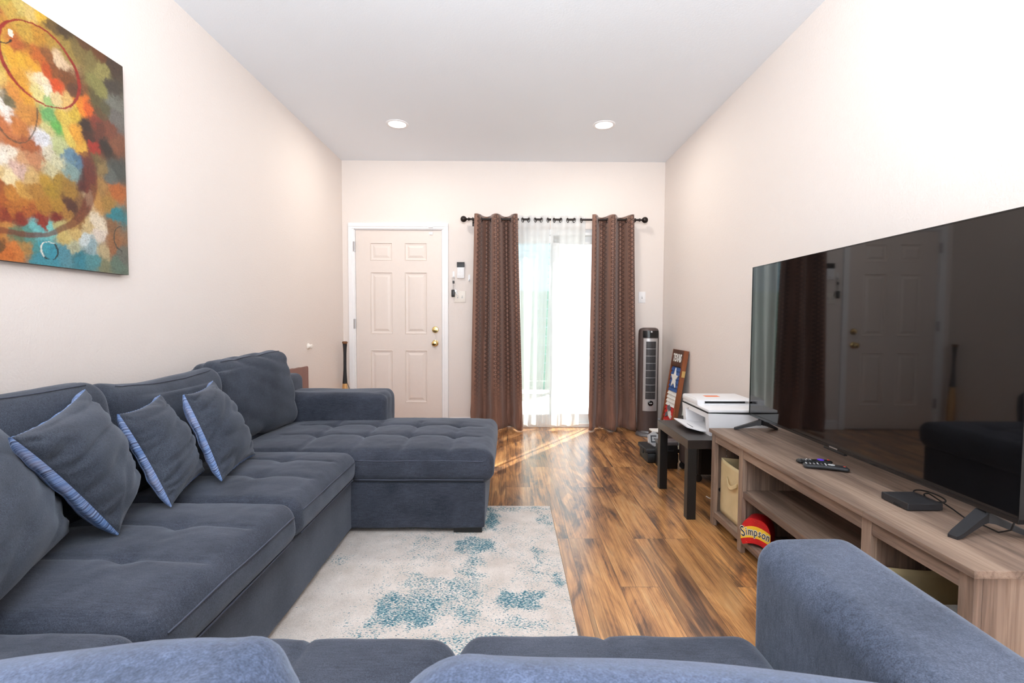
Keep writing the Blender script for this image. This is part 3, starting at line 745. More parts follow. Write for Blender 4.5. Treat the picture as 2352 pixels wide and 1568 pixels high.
# ------------------------------------------------------------------ rug
def rug():
    x0, x1, y0, y1 = -1.42, .245, .55, 2.83
    rects = [(-.50, -.31, 2.18, 2.45, .45), (-.27, -.06, 2.24, 2.42, .8), (-.45, -.11, 1.74, 2.10, .62), (-.14, -.05, 2.47, 2.80, .9), (-.16, .24, 2.74, 2.83, .62), (.15, .24, 2.57, 2.72, .7),
             (-.07, .06, 2.47, 2.57, .5), (.0, .245, 1.97, 2.22, .42), (.10, .16, 2.04, 2.34, .75), (.17, .245, 1.95, 2.07, .8), (-.05, .15, 1.78, 1.93, .8), (-.05, .17, 1.66, 1.77, .55), (-.52, -.25, 1.68, 1.9, .8),
             (-.83, -.72, 2.12, 2.22, .5), (-.21, -.09, 1.70, 2.25, .6), (-.57, -.5, 2.14, 2.2, .45), (-.56, -.44, 1.6, 1.75, .5), (-.3, -.0, 1.4, 1.68, .6), (-.7, -.4, 1.3, 1.5, .5), (.0, .2, 1.2, 1.5, .6),
             (-.33, -.28, 2.0, 2.3, .5), (-.36, -.1, 2.62, 2.8, .5)]
    holes = [(-.1, .02, 2.0, 2.16), (-.37, -.24, 2.02, 2.1), (-.02, .14, 2.58, 2.72)]
    bm = bmesh.new(); nx, ny = 150, 200; rows = []; dens = []
    for i in range(ny + 1):
        y = y0 + (y1 - y0) * i / ny; row = []
        for j in range(nx + 1):
            x = x0 + (x1 - x0) * j / nx
            q = Vector((x * 16, y * 16, 0)); a = x + .05 * noise.noise(q); b = y + .05 * noise.noise(q + Vector((7, 7, 7)))
            d = .12 + .2 * sm(-.75, -.45, a)
            for r in rects:
                e = .04; w_ = sm(r[0] - e, r[0] + e, a) * (1 - sm(r[1] - e, r[1] + e, a)) * sm(r[2] - e, r[2] + e, b) * (1 - sm(r[3] - e, r[3] + e, b))
                d = max(d, w_ * r[4])
            for r in holes:
                e = .025; w_ = sm(r[0] - e, r[0] + e, a) * (1 - sm(r[1] - e, r[1] + e, a)) * sm(r[2] - e, r[2] + e, b) * (1 - sm(r[3] - e, r[3] + e, b)); d *= 1 - .85 * w_
            row.append((x, y, .0095)); dens.append(d)
        rows.append(row)
    quadgrid(bm, rows); me = bpy.data.meshes.new('rug'); bm.to_mesh(me); bm.free()
    at = me.color_attributes.new('fleck_map', 'FLOAT_COLOR', 'POINT'); at.data.foreach_set('color', np.repeat(np.array(dens, dtype=np.float32), 4))
    o = link('rug', me, M['rug'], None, True); tag(o, 'cream area rug with blocks of distressed teal flecks on the floor', 'rug')
    obj('rug_backing', BX(x0 - .003, x1 + .003, y0 - .003, y1 + .003, .0005, .009, bev=.002), M['rug_edge'], o)
rug()

# ------------------------------------------------------------------ sectional sofa
so = root('sectional_sofa', (-1.2, 1.6, 0), 'slate blue microfibre sectional sofa wrapping round the rug, with chaise', 'sofa')
def seatdisp(x0, x1, y0, y1, z1, crown, tufts, axis, creases, seed, d=.016, s=.03):
    cx, cy, hx, hy = (x0 + x1) / 2, (y0 + y1) / 2, (x1 - x0) / 2, (y1 - y0) / 2
    def f(p, n):
        u, v = (p.x - cx) / hx, (p.y - cy) / hy
        top = max(0, n.z)
        k = max(0, 1 - u ** 4) * max(0, 1 - v ** 4)
        dz = crown * k
        for (tx, ty) in tufts:
            r2 = (p.x - tx) ** 2 + (p.y - ty) ** 2; dz -= d * math.exp(-r2 / (2 * s * s)) + .006 * math.exp(-r2 / (2 * .01 ** 2))
        for (kind, c0, a, b, dep) in creases:
            q, o_ = (p.x, p.y) if kind == 'x' else (p.y, p.x)
            m = sm(a - .03, a + .03, o_) * (1 - sm(b - .03, b + .03, o_))
            dz -= dep * m * (math.exp(-((q - c0) / .007) ** 2) + .45 * math.exp(-((q - c0) / .035) ** 2))
        dz += .004 * nz(p.x * 7 + seed, p.y * 7, 0) + .0016 * nz(p.x * 24, p.y * 24, seed)
        p = p + Vector((0, 0, dz * sm(.1, .8, top)))
        side = 1 - abs(n.z)
        p += n * side * (.004 * nz(p.x * 9, p.y * 9, p.z * 14 + seed) + .008 * math.cos((p.z - (z1 - .09)) / .18 * PI))
        return p
    return f
def seat(x0, x1, y0, y1, z0, z1, crown, tufts, creases, seed, rad=(.035, .03, .035), mat='fabric', name='seat_cushion', pipe=()):
    bm = soft_box(x0, x1, y0, y1, z0, z1, rad, .013, seatdisp(x0, x1, y0, y1, z1, crown, tufts, 'x', creases, seed))
    o = obj(name, bm, M[mat], so, True)
    for pts in pipe: obj('piping', TB(pts, .0028, n=6), M['piping'], o, True)
    return o
def upright(name, x0, x1, y0, y1, z0, z1, rad, seed, mat='fabric', amp=.004, wr=.004, wd=(1, .3, .2)):
    f = lambda p, n: p + n * (amp * nz(p.x * 5 + seed, p.y * 5, p.z * 5) - wrinkle(p, wr, wd, 2.2, 9, seed) * sm(z0 + .05, z0 + .25, p.z))
    return obj(name, soft_box(x0, x1, y0, y1, z0, z1, rad, .02, f), M[mat], so, True)

FX = -.785                                     # front of the long run of seats
upright('base', -1.62, -.812, .12, 2.50, .03, .285, .012, 1, wr=0)
upright('base', -1.60, -.122, 2.457, 3.30, .033, .275, .014, 2, wr=0)
upright('base', -.83, .56, .12, .985, .03, .285, .012, 3, wr=0)
upright('back_frame', -1.62, -1.44, .10, 3.40, .03, .74, .05, 4, wr=0)
upright('back_frame', -1.5, .56, .06, .215, .03, .72, .045, 5, wr=0)
upright('arm', -1.60, -.80, 3.115, 3.40, .03, .637, (.05, .055, .055), 6, amp=.003, wr=.006, wd=(1, .1, .25))
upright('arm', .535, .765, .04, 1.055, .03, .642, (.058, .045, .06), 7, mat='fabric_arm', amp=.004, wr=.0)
# chaise
TX = (-1.08, -.81, -.56, -.31); TY = (2.74, 3.0)
seat(-1.46, -.085, 2.447, 3.31, .272, .440, .022, [(a, b) for a in TX for b in TY],
     [('x', a, 2.46, 3.10, .010) for a in TX] + [('y', b, -1.3, -.16, .008) for b in TY], 11., rad=(.05, .045, .05), name='chaise_cushion',
     pipe=[[(x, 2.4415 + .002 * nz(x * 6, 1, 1), .392 + .006 * nz(x * 4, 0, 0)) for x in [-.79 + .02 * i for i in range(34)]],
           [(x, 2.447, .292 + .003 * nz(x * 4, 2, 0)) for x in [-.79 + .02 * i for i in range(34)]]])
# long run: two seats and the corner seat
for (a, b, ts, sd) in ((1.768, 2.446, (2.02, 2.25), 21.), (1.045, 1.764, (1.53, 1.31), 22.)):
    zr = [a + .035 + (b - a - .07) * i / 30 for i in range(31)]
    seat(-1.46, FX, a, b, .288, .437, .022, [(-1.05, t) for t in ts], [('y', t, -1.4, -.82, .009) for t in ts], sd, rad=(.045, .04, .045),
         pipe=[[(FX + .0065, y, .393 + .003 * nz(y * 5, 0, sd)) for y in zr], [(FX - .002, y, .302) for y in zr]])
seat(-1.46, -.80, .23, 1.040, .288, .435, .018, [(-1.1, .6)], [('x', -1.1, .3, .95, .004)], 23., rad=(.05, .045, .05))
# near run
seat(-.797, -.108, .22, 1.024, .285, .437, .022, [(-.47, .55)], [('x', -.42, .3, 1.03, .008)], 24., rad=(.05, .05, .055))
seat(-.104, .536, .22, 1.028, .285, .440, .024, [(.2, .55)], [('x', .2, .3, 1.03, .008)], 25., rad=(.05, .05, .055))
# feet
for (x0, x1, y0, y1) in ((-.285, -.138, 2.465, 2.54), (-.285, -.138, 3.2, 3.28), (-1.55, -1.45, 3.25, 3.35), (.47, .54, .9, .97), (.47, .54, .14, .2), (-.9, -.83, 1.1, 1.17), (-1.6, -1.53, .14, .21)):
    zf = .0102 if (y0 < 2.76 and x0 < .2) else .0
    if x0 < -1.5 or y0 > 3: zf = .0
    obj('foot', BX(x0, x1, y0, y1, zf, .038, bev=.002), M['black'], so)

def backcushion(name, c, wid, thick, hgt, lean, yaw, seed, wr, wd, parent, mat='fabric_dark', rad=(.075, .07, .085), sag=.02, puff=.035, lab=None, grad=0, step=.018, seam=True):
    """cushion standing on the seat; local x = thickness (front is +x), y = width, z = height"""
    mt = Matrix.Translation(Vector(c)) @ Matrix.Rotation(yaw, 4, 'Z') @ Matrix.Rotation(-lean, 4, 'Y')
    hw = wid / 2
    def f(p, n):
        u, v = p.y / hw, p.z / hgt * 2 - 1
        k = max(0, 1 - u * u) * max(0, 1 - v * v)
        p = p + n * (puff * k * abs(n.x))
        if n.z > 0: p.z -= sag * math.cos(u * PI / 2) * sm(.4, 1, p.z / hgt) - grad * u * sm(.4, 1, p.z / hgt)
        p = p + n * (.007 * nz(p.y * 5 + seed, p.z * 5, p.x * 3) - wrinkle(p, wr, wd, 2.0, 9.5, seed) * (.35 + .65 * (1 - k)))
        return p
    o = obj(name, soft_box(-thick / 2, thick / 2, -hw, hw, 0, hgt, rad, step, f, mt), M[mat], parent, True)
    if not seam: return o
    # seam round the front edge of the top panel
    pts = []
    for i in range(41):
        t = -1 + i / 20; y = t * (hw - .085)
        p = f(Vector((thick / 2 - .022, y, hgt - .018)), Vector((.7, 0, .7))); pts.append(mt @ p)
    obj('seam', TB(pts, .0022, n=5), M['piping'], o, True)
    return o
backcushion('back_cushion', (-1.46, 2.765, .445), .68, .20, .47, math.radians(11), math.radians(-8), 31., .013, (0, 1, -.45), so, sag=.005, grad=.02)
backcushion('back_cushion', (-1.475, 2.09, .445), .74, .18, .435, math.radians(9), 0, 33., .008, (0, 1, .1), so, sag=.025)
backcushion('back_cushion', (-1.475, 1.39, .445), .74, .19, .445, math.radians(9), 0, 35., .005, (0, 1, .2), so, sag=.0)
backcushion('back_cushion', (-.49, .405, .445), .60, .20, .338, math.radians(1), PI / 2, 37., .006, (0, 1, .5), so, mat='fabric_lit', rad=(.08, .07, .08), sag=.0, grad=-.042, seam=False)
backcushion('back_cushion', (.215, .395, .445), .67, .20, .332, math.radians(1), PI / 2, 39., .006, (0, 1, .2), so, mat='fabric_lit', rad=(.08, .09, .08), sag=-.010, grad=.030, seam=False)

# ------------------------------------------------------------------ loose pillows
def pillow(name, label, cor, Tf, Tb, g0, seed, wr, pull=.085, n=56, trim=True, group=None, mat='fabric_dark', power=.5):
    TLc, TRc, BRc, BLc = [Vector(c) for c in cor]
    nrm = ((BLc - TLc).cross(TRc - TLc)).normalized()
    if nrm.x < 0: nrm = -nrm
    W = ((TRc - TLc).length + (BRc - BLc).length) / 2; Hh = ((BLc - TLc).length + (BRc - TRc).length) / 2
    def base(s, t):
        s2 = s * (1 - pull * (1 - t * t) * abs(s) ** 2); t2 = t * (1 - pull * (1 - s * s) * abs(t) ** 2)
        a, b = (s2 + 1) / 2, (t2 + 1) / 2
        return (BLc * (1 - a) + BRc * a) * (1 - b) + (TLc * (1 - a) + TRc * a) * b
    def gus(s, t): return g0 * (.25 + .75 * (1 - abs(s * t) ** 5)) * (1 + .25 * nz(s * 4 + seed, t * 4, 0)) * (1 - .85 * sm(.75, 1, t) * (1 - sm(.55, .85, s)) * sm(-1, -.9, s))
    def hgt(s, t):
        e = max(0, 1 - s * s) * max(0, 1 - t * t); h = e ** power
        q = Vector((s * W / 2, t * Hh / 2, 0))
        ed = 1 - min(1, e * 1.6)
        f = .006 * nz(q.x * 9 + seed, q.y * 9, 1) * min(1, h * 2)
        # puckers pulled in from the trimmed edges
        f -= wr * ed * min(1, h * 3) * (.5 + .5 * math.sin(t * 26 + 5 * nz(s * 2, t * 3, seed))) * (1 if abs(s) > abs(t) else .3)
        f -= wrinkle(Vector((q.x, q.y, 0)), wr * .8, (1, .25, 0), 3, 14, seed) * min(1, h * 2)
        return h, f
    sp = [math.sin(PI / 2 * (-1 + 2 * i / n)) for i in range(n + 1)]
    r = root(name, base(0, -1), label, 'pillow', group)
    rows = []
    for t in sp:
        row = []
        for s in sp:
            h, f = hgt(s, t); row.append(base(s, t) + nrm * (Tf * h + f))
        rows.append(row)
    bm = bmesh.new(); quadgrid(bm, rows); obj('front_cover', bm, M[mat], r, True)
    rows = []
    for t in sp:
        rows.append([base(s, t) - nrm * (gus(s, t) + Tb * hgt(s, t)[0]) for s in sp])
    bm = bmesh.new(); uv = [[(s * W, t * Hh) for s in sp] for t in sp]; quadgrid(bm, rows, uv); obj('back_cover', bm, M['denim' if trim else mat], r, True)
    # edge band between the two faces
    per = [(-1 + 2 * i / n * 1., -1.) for i in range(n)] + [(1., -1 + 2 * i / n) for i in range(n)] + [(1 - 2 * i / n, 1.) for i in range(n)] + [(-1., 1 - 2 * i / n) for i in range(n)]
    per = [(math.sin(PI / 2 * s) if abs(s) < 1 else s, math.sin(PI / 2 * t) if abs(t) < 1 else t) for s, t in per]
    m = len(per); rows = []; uvs = []; L = 0; prev = None
    ctr = base(0, 0)
    for k in range(m + 1):
        s, t = per[k % m]; p = base(s, t); g = gus(s, t); out = (p - ctr).normalized()
        if prev is not None: L += (p - prev).length
        prev = p; row = []; uvr = []
        for j in range(7):
            a = j / 6; row.append(p - nrm * g * a + out * (.35 * g * math.sin(PI * a) + .0015 * math.sin(L * 420) * math.sin(PI * a))); uvr.append((L * 1., a * g))
        rows.append(row); uvs.append(uvr)
    bm = bmesh.new(); quadgrid(bm, rows, uvs); obj('edge_band', bm, M['denim' if trim else mat], r, True)
    return r
GP = 'denim trimmed throw pillows on the sofa'
pillow('throw_pillow', 'largest blue grey pillow with denim edge, beside the plain corner cushion', [(-1.235, 1.195, .815), (-1.425, 1.625, .872), (-1.290, 1.660, .525), (-1.165, 1.425, .468)], .085, .03, .030, 3., .016, group=GP)
pillow('throw_pillow', 'small blue grey pillow with denim edge, between two other denim edged pillows', [(-1.320, 1.63, .788), (-1.395, 1.93, .806), (-1.235, 1.945, .497), (-1.16, 1.644, .468)], .075, .03, .027, 5., .015, group=GP)
pillow('throw_pillow', 'blue grey pillow with denim edge closest to the chaise', [(-1.310, 1.944, .806), (-1.385, 2.259, .822), (-1.20, 2.27, .474), (-1.125, 1.88, .478)], .08, .03, .027, 8., .015, group=GP)
pillow('sofa_cushion', 'large plain slate blue cushion without trim slumped in the sofa corner', [(-1.27, .74, .90), (-1.50, 1.345, .85), (-1.31, 1.42, .475), (-1.05, .85, .465)], .12, .05, .02, 12., .012, trim=False, power=.42, pull=.03)

# ------------------------------------------------------------------ folding tray tables, bat
for k, (x, yf) in enumerate(((-1.650, 3.955), (-1.666, 3.855), (-1.681, 3.775), (-1.696, 3.71))):
    lab = ['brown folding tray table, front of the stack beside the sofa arm', 'brown folding tray table just behind the front tray of the stack', 'brown folding tray table, second from the wall in the stack', 'brown folding tray table, hard against the wall at the back of the stack'][k]
    t = root('tray_table', (x, yf - .25, 0), lab, 'tray table', 'folded tray tables beside the sofa')
    y0, y1, z0, z1 = yf - .49, yf, .37, .732
    poly = []
    for cy, cz, a0 in ((y1 - .02, z1 - .02, 0), (y0 + .02, z1 - .02, 90), (y0 + .02, z0 + .02, 180), (y1 - .02, z0 + .02, 270)):
        for i in range(5):
            a = math.radians(a0 + i * 22.5); poly.append((cy + .02 * math.cos(a), cz + .02 * math.sin(a)))
    bm = bmesh.new(); prism(bm, poly, lambda a, b: (x - .006, a, b), lambda a, b: (x + .004, a, b)); obj('tray_top', bm, M['tray_brown'], t)
    for yy in (y0 + .05, y1 - .05): obj('leg', BX(x - .0065, x + .0035, yy - .012, yy + .012, 0, .368), M['tray_edge'], t)
b = root('baseball_bat', (-1.672, 4.9, 0), 'wooden baseball bat with black grip standing in the corner by the door', 'baseball bat')
b0, b1 = Vector((-1.672, 4.895, .004)), Vector((-1.648, 4.845, .90)); ax = (b1 - b0).normalized(); LB = (b1 - b0).length
def batp(a, bb_): return [b0 + ax * (LB * (a + (bb_ - a) * i / 16)) for i in range(17)]
def batr(t): return .033 if t < .3 else .033 - (.033 - .0135) * sm(.3, .72, t)
bm = TB(batp(0, .52), [batr(.52 * i / 16) * (.75 + .25 * min(1, i / 2)) for i in range(17)], n=18); obj('barrel', bm, M['bat_wood'], b, True, 50)
obj('grip', TB(batp(.52, .965), [batr(.52 + .445 * i / 16) + .0015 + (.006 * max(0, (i - 11) / 5) ** 2) for i in range(17)], n=18), M['black_soft'], b, True, 50)
p = b0 + ax * LB * .965; obj('knob', TB([p, p + ax * .008, p + ax * .02, p + ax * .026], [.018, .026, .027, .021], n=20), M['bat_knob'], b, True, 40)
p = b0 + ax * LB * .535
obj('grip_tape_tail', TB([p + Vector((.012, -.012, 0)), p + Vector((.03, -.014, -.015)), p + Vector((.042, -.014, -.05)), p + Vector((.05, -.014, -.075))], .003, n=6), M['black_soft'], b, True)

# ------------------------------------------------------------------ tower fan
fx, fy = 1.358, 4.68
fan = root('tower_fan', (fx, fy, 0), 'silver and bronze grey tower fan standing on the floor by the corner', 'fan')
obj('base', LT([(.118, 0), (.120, .008), (.114, .02), (.10, .032), (.085, .036), (.08, .05), (.02, .05)], (fx, fy, 0), n=48), M['fan_grey'], fan, True, 40)
def fanpoly(z):  # rounded D profile
    r = []
    for i in range(33):
        a = PI + PI * i / 32 - PI * 0
        r.append((fx + .094 * math.cos(a), fy + .01 + .075 * math.sin(a)))
    r += [(fx + .094, fy + .05), (fx + .06, fy + .085), (fx - .06, fy + .085), (fx - .094, fy + .05)]
    return r
bm = bmesh.new(); rings = []
for z, s in ((.045, .96), (.06, 1), (.99, 1), (1.02, .97), (1.038, .86), (1.047, .6)):
    rings.append([bm.verts.new((fx + (x - fx) * s, fy + (y - fy) * s, z)) for x, y in fanpoly(z)])
for a, b_ in zip(rings, rings[1:]):
    for i in range(len(a)): bm.faces.new((a[i], a[(i + 1) % len(a)], b_[(i + 1) % len(a)], b_[i]))
bm.faces.new(rings[0][::-1]); bm.faces.new(rings[-1]); obj('column', bm, M['fan_brown'], fan, True, 50)
def frontarc(bm, z0, z1, x0, x1, off, nseg=14, rows=1):
    R_ = []
    for i in range(nseg + 1):
        x = x0 + (x1 - x0) * i / nseg; u = max(-1, min(1, x / .094)); y = fy + .01 - .075 * math.sqrt(max(0, 1 - u * u)) - off
        R_.append((fx + x, y))
    a = [bm.verts.new((x, y, z0)) for x, y in R_]; b_ = [bm.verts.new((x, y, z1)) for x, y in R_]
    c_ = [bm.verts.new((x, y + off + .004, z0)) for x, y in R_]; d_ = [bm.verts.new((x, y + off + .004, z1)) for x, y in R_]
    for i in range(nseg):
        bm.faces.new((a[i], a[i + 1], b_[i + 1], b_[i])); bm.faces.new((b_[i], b_[i + 1], d_[i + 1], d_[i])); bm.faces.new((a[i + 1], a[i], c_[i], c_[i + 1]))
    bm.faces.new((a[0], b_[0], d_[0], c_[0])); bm.faces.new((b_[-1], a[-1], c_[-1], d_[-1]))
bm = bmesh.new(); frontarc(bm, .245, .945, -.068, .068, .006); obj('silver_front', bm, M['silver'], fan, True, 40)
bm = bmesh.new(); frontarc(bm, .36, .915, -.047, .047, .0075); obj('grille_opening', bm, M['darkgap'], fan, True, 40)
bm = bmesh.new()
for i in range(15):
    x = -.043 + .086 * i / 14; frontarc(bm, .362, .913, x - .0011, x + .0011, .011, 1)
obj('grille_bars', bm, M['fan_grey'], fan)
for i in range(1, 8):
    z = .36 + .555 * i / 8; bm = bmesh.new(); frontarc(bm, z - .0018, z + .0018, -.047, .047, .0125)
    obj('grille_rail', bm, M['silver'], fan, True, 40)
bm = bmesh.new(); frontarc(bm, .952, 1.018, -.074, .074, .006); obj('control_panel', bm, M['black_gloss'], fan, True, 40)
obj('control_dial', LT([(.009, 0), (.009, -.009), (.006, -.010)], (fx, fy - .07, 1.008), axis='y', n=24), M['silver'], fan, True, 40)
bm = LT([(.026, 0), (.026, -.008), (.021, -.011)], (fx, fy - .07, .322), axis='y', n=28); obj('badge', bm, M['black_gloss'], fan, True, 40)
bm = BX(fx - .014, fx + .014, fy - .0835, fy - .08, .318, .326, bev=.001); obj('badge_mark', bm, M['plastic_grey'], fan)

# ------------------------------------------------------------------ lettering helper
def letters(name, text, size, mtx, mat, parent, depth=.002, offset=0.0, shear=0, sx=1.0):
    cu = bpy.data.curves.new(name, 'FONT'); cu.body = text; cu.size = size; cu.extrude = depth; cu.offset = offset; cu.shear = shear
    cu.align_x = 'CENTER'; cu.align_y = 'CENTER'; cu.resolution_u = 4
    tmp = bpy.data.objects.new('tmp', cu); COL.objects.link(tmp); bpy.context.view_layer.update()
    me = bpy.data.meshes.new_from_object(tmp.evaluated_get(bpy.context.evaluated_depsgraph_get()))
    bpy.data.objects.remove(tmp); bpy.data.curves.remove(cu)
    me.transform(mtx @ Matrix.Diagonal((sx, 1, 1, 1)))
    me.name = name
    me.materials.clear()
    return link(name, me, mat, parent)

# ------------------------------------------------------------------ Texas sign leaning on the right wall
sg = root('texas_sign', (1.45, 4.37, 0), 'tall wood framed TEXAS flag sign of painted slats leaning on the wall', 'sign')
# local frame: a along width (far -> near), b up the board, n out of the face
B0 = Vector((1.408, 4.52, .0)); bdir = Vector((.1305, 0, .85)).normalized(); adir = Vector((0, -1, 0)); ndir = adir.cross(bdir).normalized()
if ndir.x > 0: ndir = -ndir
SW, SL, ST = .30, .862, .042
def sp_(a, b_, n_): return B0 + adir * a + bdir * b_ + ndir * n_
def sbox(bm, a0, a1, b0_, b1_, n0, n1):
    vs = [bm.verts.new(sp_(a, b_, n_)) for a in (a0, a1) for b_ in (b0_, b1_) for n_ in (n0, n1)]
    for f in ((0, 1, 3, 2), (4, 6, 7, 5), (0, 4, 5, 1), (2, 3, 7, 6), (0, 2, 6, 4), (1, 5, 7, 3)): bm.faces.new([vs[i] for i in f])
bm = bmesh.new()
sbox(bm, 0, .026, 0, SL, -ST + .004, 0); sbox(bm, SW - .026, SW, 0, SL, -ST + .004, 0); sbox(bm, .026, SW - .026, 0, .026, -ST + .004, 0); sbox(bm, .026, SW - .026, SL - .006, SL, -ST + .004, 0)
obj('frame', bm, M['sign_wood'], sg)
bm = bmesh.new(); sbox(bm, .027, SW - .027, .027, SL - .007, -ST + .006, -.022); obj('backing', bm, M['sign_dark'], sg)
bm = bmesh.new(); sbox(bm, .022, SW - .022, SL - .15, SL - .002, -.02, .001); obj('header_board', bm, M['sign_dark'], sg)
basis = Matrix((adir, bdir, adir.cross(bdir))).transposed().to_4x4()
if adir.cross(bdir).dot(ndir) < 0: basis = Matrix((adir, bdir, ndir)).transposed().to_4x4()
letters('lettering', 'TEXAS', .098, Matrix.Translation(sp_(SW / 2, SL - .078, .0022)) @ basis, M['p_white'], sg, depth=.0012, offset=.0028, sx=.72)
def slats(names, b_top, h, n, mat, a0=.03):
    for i in range(n):
        bm = bmesh.new(); t = b_top - i * h
        aa = a0 + (.004 if i % 2 else 0)
        pts = [(t - h + .002, -.02), (t - h + .002, -.003), (t - .001, -.013), (t - .001, -.02)]
        v0 = [bm.verts.new(sp_(aa, b_, n_)) for b_, n_ in pts]; v1 = [bm.verts.new(sp_(SW - .03, b_, n_)) for b_, n_ in pts]
        bm.faces.new(v0); bm.faces.new(v1[::-1])
        for k in range(4): bm.faces.new((v0[k], v0[(k + 1) % 4], v1[(k + 1) % 4], v1[k]))
        obj('slat', bm, mat, sg)
    return b_top - n * h
bt = slats('s', SL - .158, .0375, 6, M['p_blue'])
starb = SL - .158 - .105
bt = slats('s', bt, .0345, 4, M['p_white']); redtop = bt
bt = slats('s', bt, .036, 4, M['p_red'])
bt = slats('s', bt, .034, 5, M['p_white'])
bm = bmesh.new(); star = []
for i in range(10):
    r = .098 if i % 2 == 0 else .042
    a = PI / 2 + i * PI / 5; star.append((SW / 2 + r * math.cos(a) * .95, starb + r * math.sin(a)))
prism(bm, star, lambda a, b_: sp_(a, b_, -.006), lambda a, b_: sp_(a, b_, .0015)); obj('star', bm, M['p_white'], sg)
for poly, mt in (([(.10, redtop - .005), (.145, redtop + .012), (.19, redtop - .02), (.17, redtop - .05), (.11, redtop - .03)], 'p_grey'),
                 ([(.12, redtop - .03), (.17, redtop - .03), (.235, redtop - .08), (.225, redtop - .105), (.16, redtop - .085)], 'p_white'),
                 ([(.085, redtop - .07), (.125, redtop - .05), (.14, redtop - .09), (.08, redtop - .11)], 'p_grey')):
    bm = bmesh.new(); prism(bm, poly, lambda a, b_: sp_(a, b_, -.008), lambda a, b_: sp_(a, b_, .001)); obj('bird_motif', bm, M[mt], sg)
bm = bmesh.new(); vs = box(bm, 0, 1, 0, 1, 0, 1)
for v in vs: v.co = sp_(SW + v.co.x * .004 - .0005, SL - .235 + v.co.y * .055, -.036 + v.co.z * .03)
obj('latch', bm, M['brass'], sg)

# ------------------------------------------------------------------ black side table, printer
tb = root('side_table', (1.27, 2.93, 0), 'small square black side table holding the printer', 'side table')
tx0, tx1, ty0, ty1 = .995, 1.545, 2.655, 3.205
bm = BX(tx0, tx1, ty0, ty1, .40, .45, bev=.0025); obj('tabletop', bm, plain('black brown laminate', srgb(40, 34, 32), .3, var=.08), tb)
for x in (tx0 + .003, tx1 - .053):
    for y in (ty0 + .003, ty1 - .053): obj('leg', BX(x, x + .05, y, y + .05, 0, .3995, bev=.002), M['black'], tb)

pr = root('printer', (1.33, 2.96, .45), 'white all in one printer on the black side table', 'printer')
px0, px1, py0, py1, pz = 1.157, 1.50, 2.752, 3.17, .4505
bm = bmesh.new()   # body: side walls, back, ceiling, floor around the paper bay
prof = [(px0, pz), (px1 - .03, pz), (px1 + .02, pz + .11), (px1 + .02, pz + .128), (px0 - .018, pz + .138), (px0 - .022, pz + .12)]
prism(bm, [(px0 + .0, pz), (px1 - .03, pz), (px1 + .02, pz + .118), (px0 - .012, pz + .130)], lambda a, b_: (a, py0, b_), lambda a, b_: (a, py0 + .05, b_))
prism(bm, [(px0 + .0, pz), (px1 - .03, pz), (px1 + .02, pz + .118), (px0 - .012, pz + .130)], lambda a, b_: (a, py1 - .05, b_), lambda a, b_: (a, py1, b_))
prism(bm, [(px0 + .13, pz), (px1 - .03, pz), (px1 + .02, pz + .118), (px0 + .13, pz + .12)], lambda a, b_: (a, py0 + .05, b_), lambda a, b_: (a, py1 - .05, b_))
prism(bm, [(px0 - .008, pz + .098), (px0 + .14, pz + .09), (px0 + .14, pz + .125), (px0 - .012, pz + .13)], lambda a, b_: (a, py0 + .05, b_), lambda a, b_: (a, py1 - .05, b_))
prism(bm, [(px0, pz), (px0 + .14, pz), (px0 + .14, pz + .012), (px0, pz + .012)], lambda a, b_: (a, py0 + .05, b_), lambda a, b_: (a, py1 - .05, b_))
obj('body', bm, M['plastic_white'], pr)
obj('paper_bay', BX(px0 + .11, px0 + .135, py0 + .049, py1 - .049, pz + .012, pz + .095), M['plastic_grey'], pr)
obj('scanner_lid', BX(px0 - .01, px1 + .01, py0 + .004, py1, pz + .134, pz + .152, bev=.006), M['plastic_white'], pr, True, 40)
bm = bmesh.new(); yA = 2.915
prism(bm, [(yA, pz + .152), (py1, pz + .152), (py1, pz + .178), (py1 - .02, pz + .187), (yA + .03, pz + .187), (yA + .005, pz + .183), (yA, pz + .178), (yA, pz + .174), (yA + .05, pz + .172), (yA + .05, pz + .160), (yA, pz + .158)],
      lambda a, b_: (px0 - .01, a, b_), lambda a, b_: (px1 - .02, a, b_)); obj('document_feeder', bm, M['plastic_white'], pr, True, 30)
obj('feeder_slot', BX(px0 + .05, px1 - .05, yA + .03, yA + .045, pz + .159, pz + .173), M['darkgap'], pr)
obj('feeder_side', BX(px0 - .014, px0 + .035, yA - .002, py1 - .002, pz + .150, pz + .184, bev=.008), M['plastic_white'], pr, True, 40)
obj('seam_line', BX(px0 - .013, px1 + .011, py0 + .006, py1 - .002, pz + .129, pz + .1345), M['darkgap'], pr)
bm = bmesh.new()
T0 = [(px0 - .005, py0 + .055, pz + .012), (px0 - .005, py1 - .055, pz + .012)]
qa = [Vector((px0 + .03, py0 + .055, pz + .010)), Vector((px0 + .03, py1 - .055, pz + .010)), Vector((px0 - .085, py1 - .055, pz + .026)), Vector((px0 - .088, py0 + .12, pz + .022)), Vector((px0 - .03, py0 + .055, pz + .014))]
a_ = [bm.verts.new(p) for p in qa]; b_2 = [bm.verts.new(p + Vector((0, 0, .006))) for p in qa]
bm.faces.new(a_); bm.faces.new(b_2[::-1])
for i in range(5): bm.faces.new((a_[i], a_[(i + 1) % 5], b_2[(i + 1) % 5], b_2[i]))
obj('output_tray', bm, M['plastic_white'], pr)
obj('tray_groove', BX(px0 - .055, px0 - .051, py0 + .12, py1 - .09, pz + .0215, pz + .0265), M['black_soft'], pr)
obj('sticker', BX(1.235, 1.325, 3.01, 3.06, pz + .187, pz + .1876), M['orange'], pr)
obj('indicator', LT([(.004, 0), (.004, -.002)], (px0 - .008, 3.07, pz + .105), axis='x', n=10), M['black'], pr)

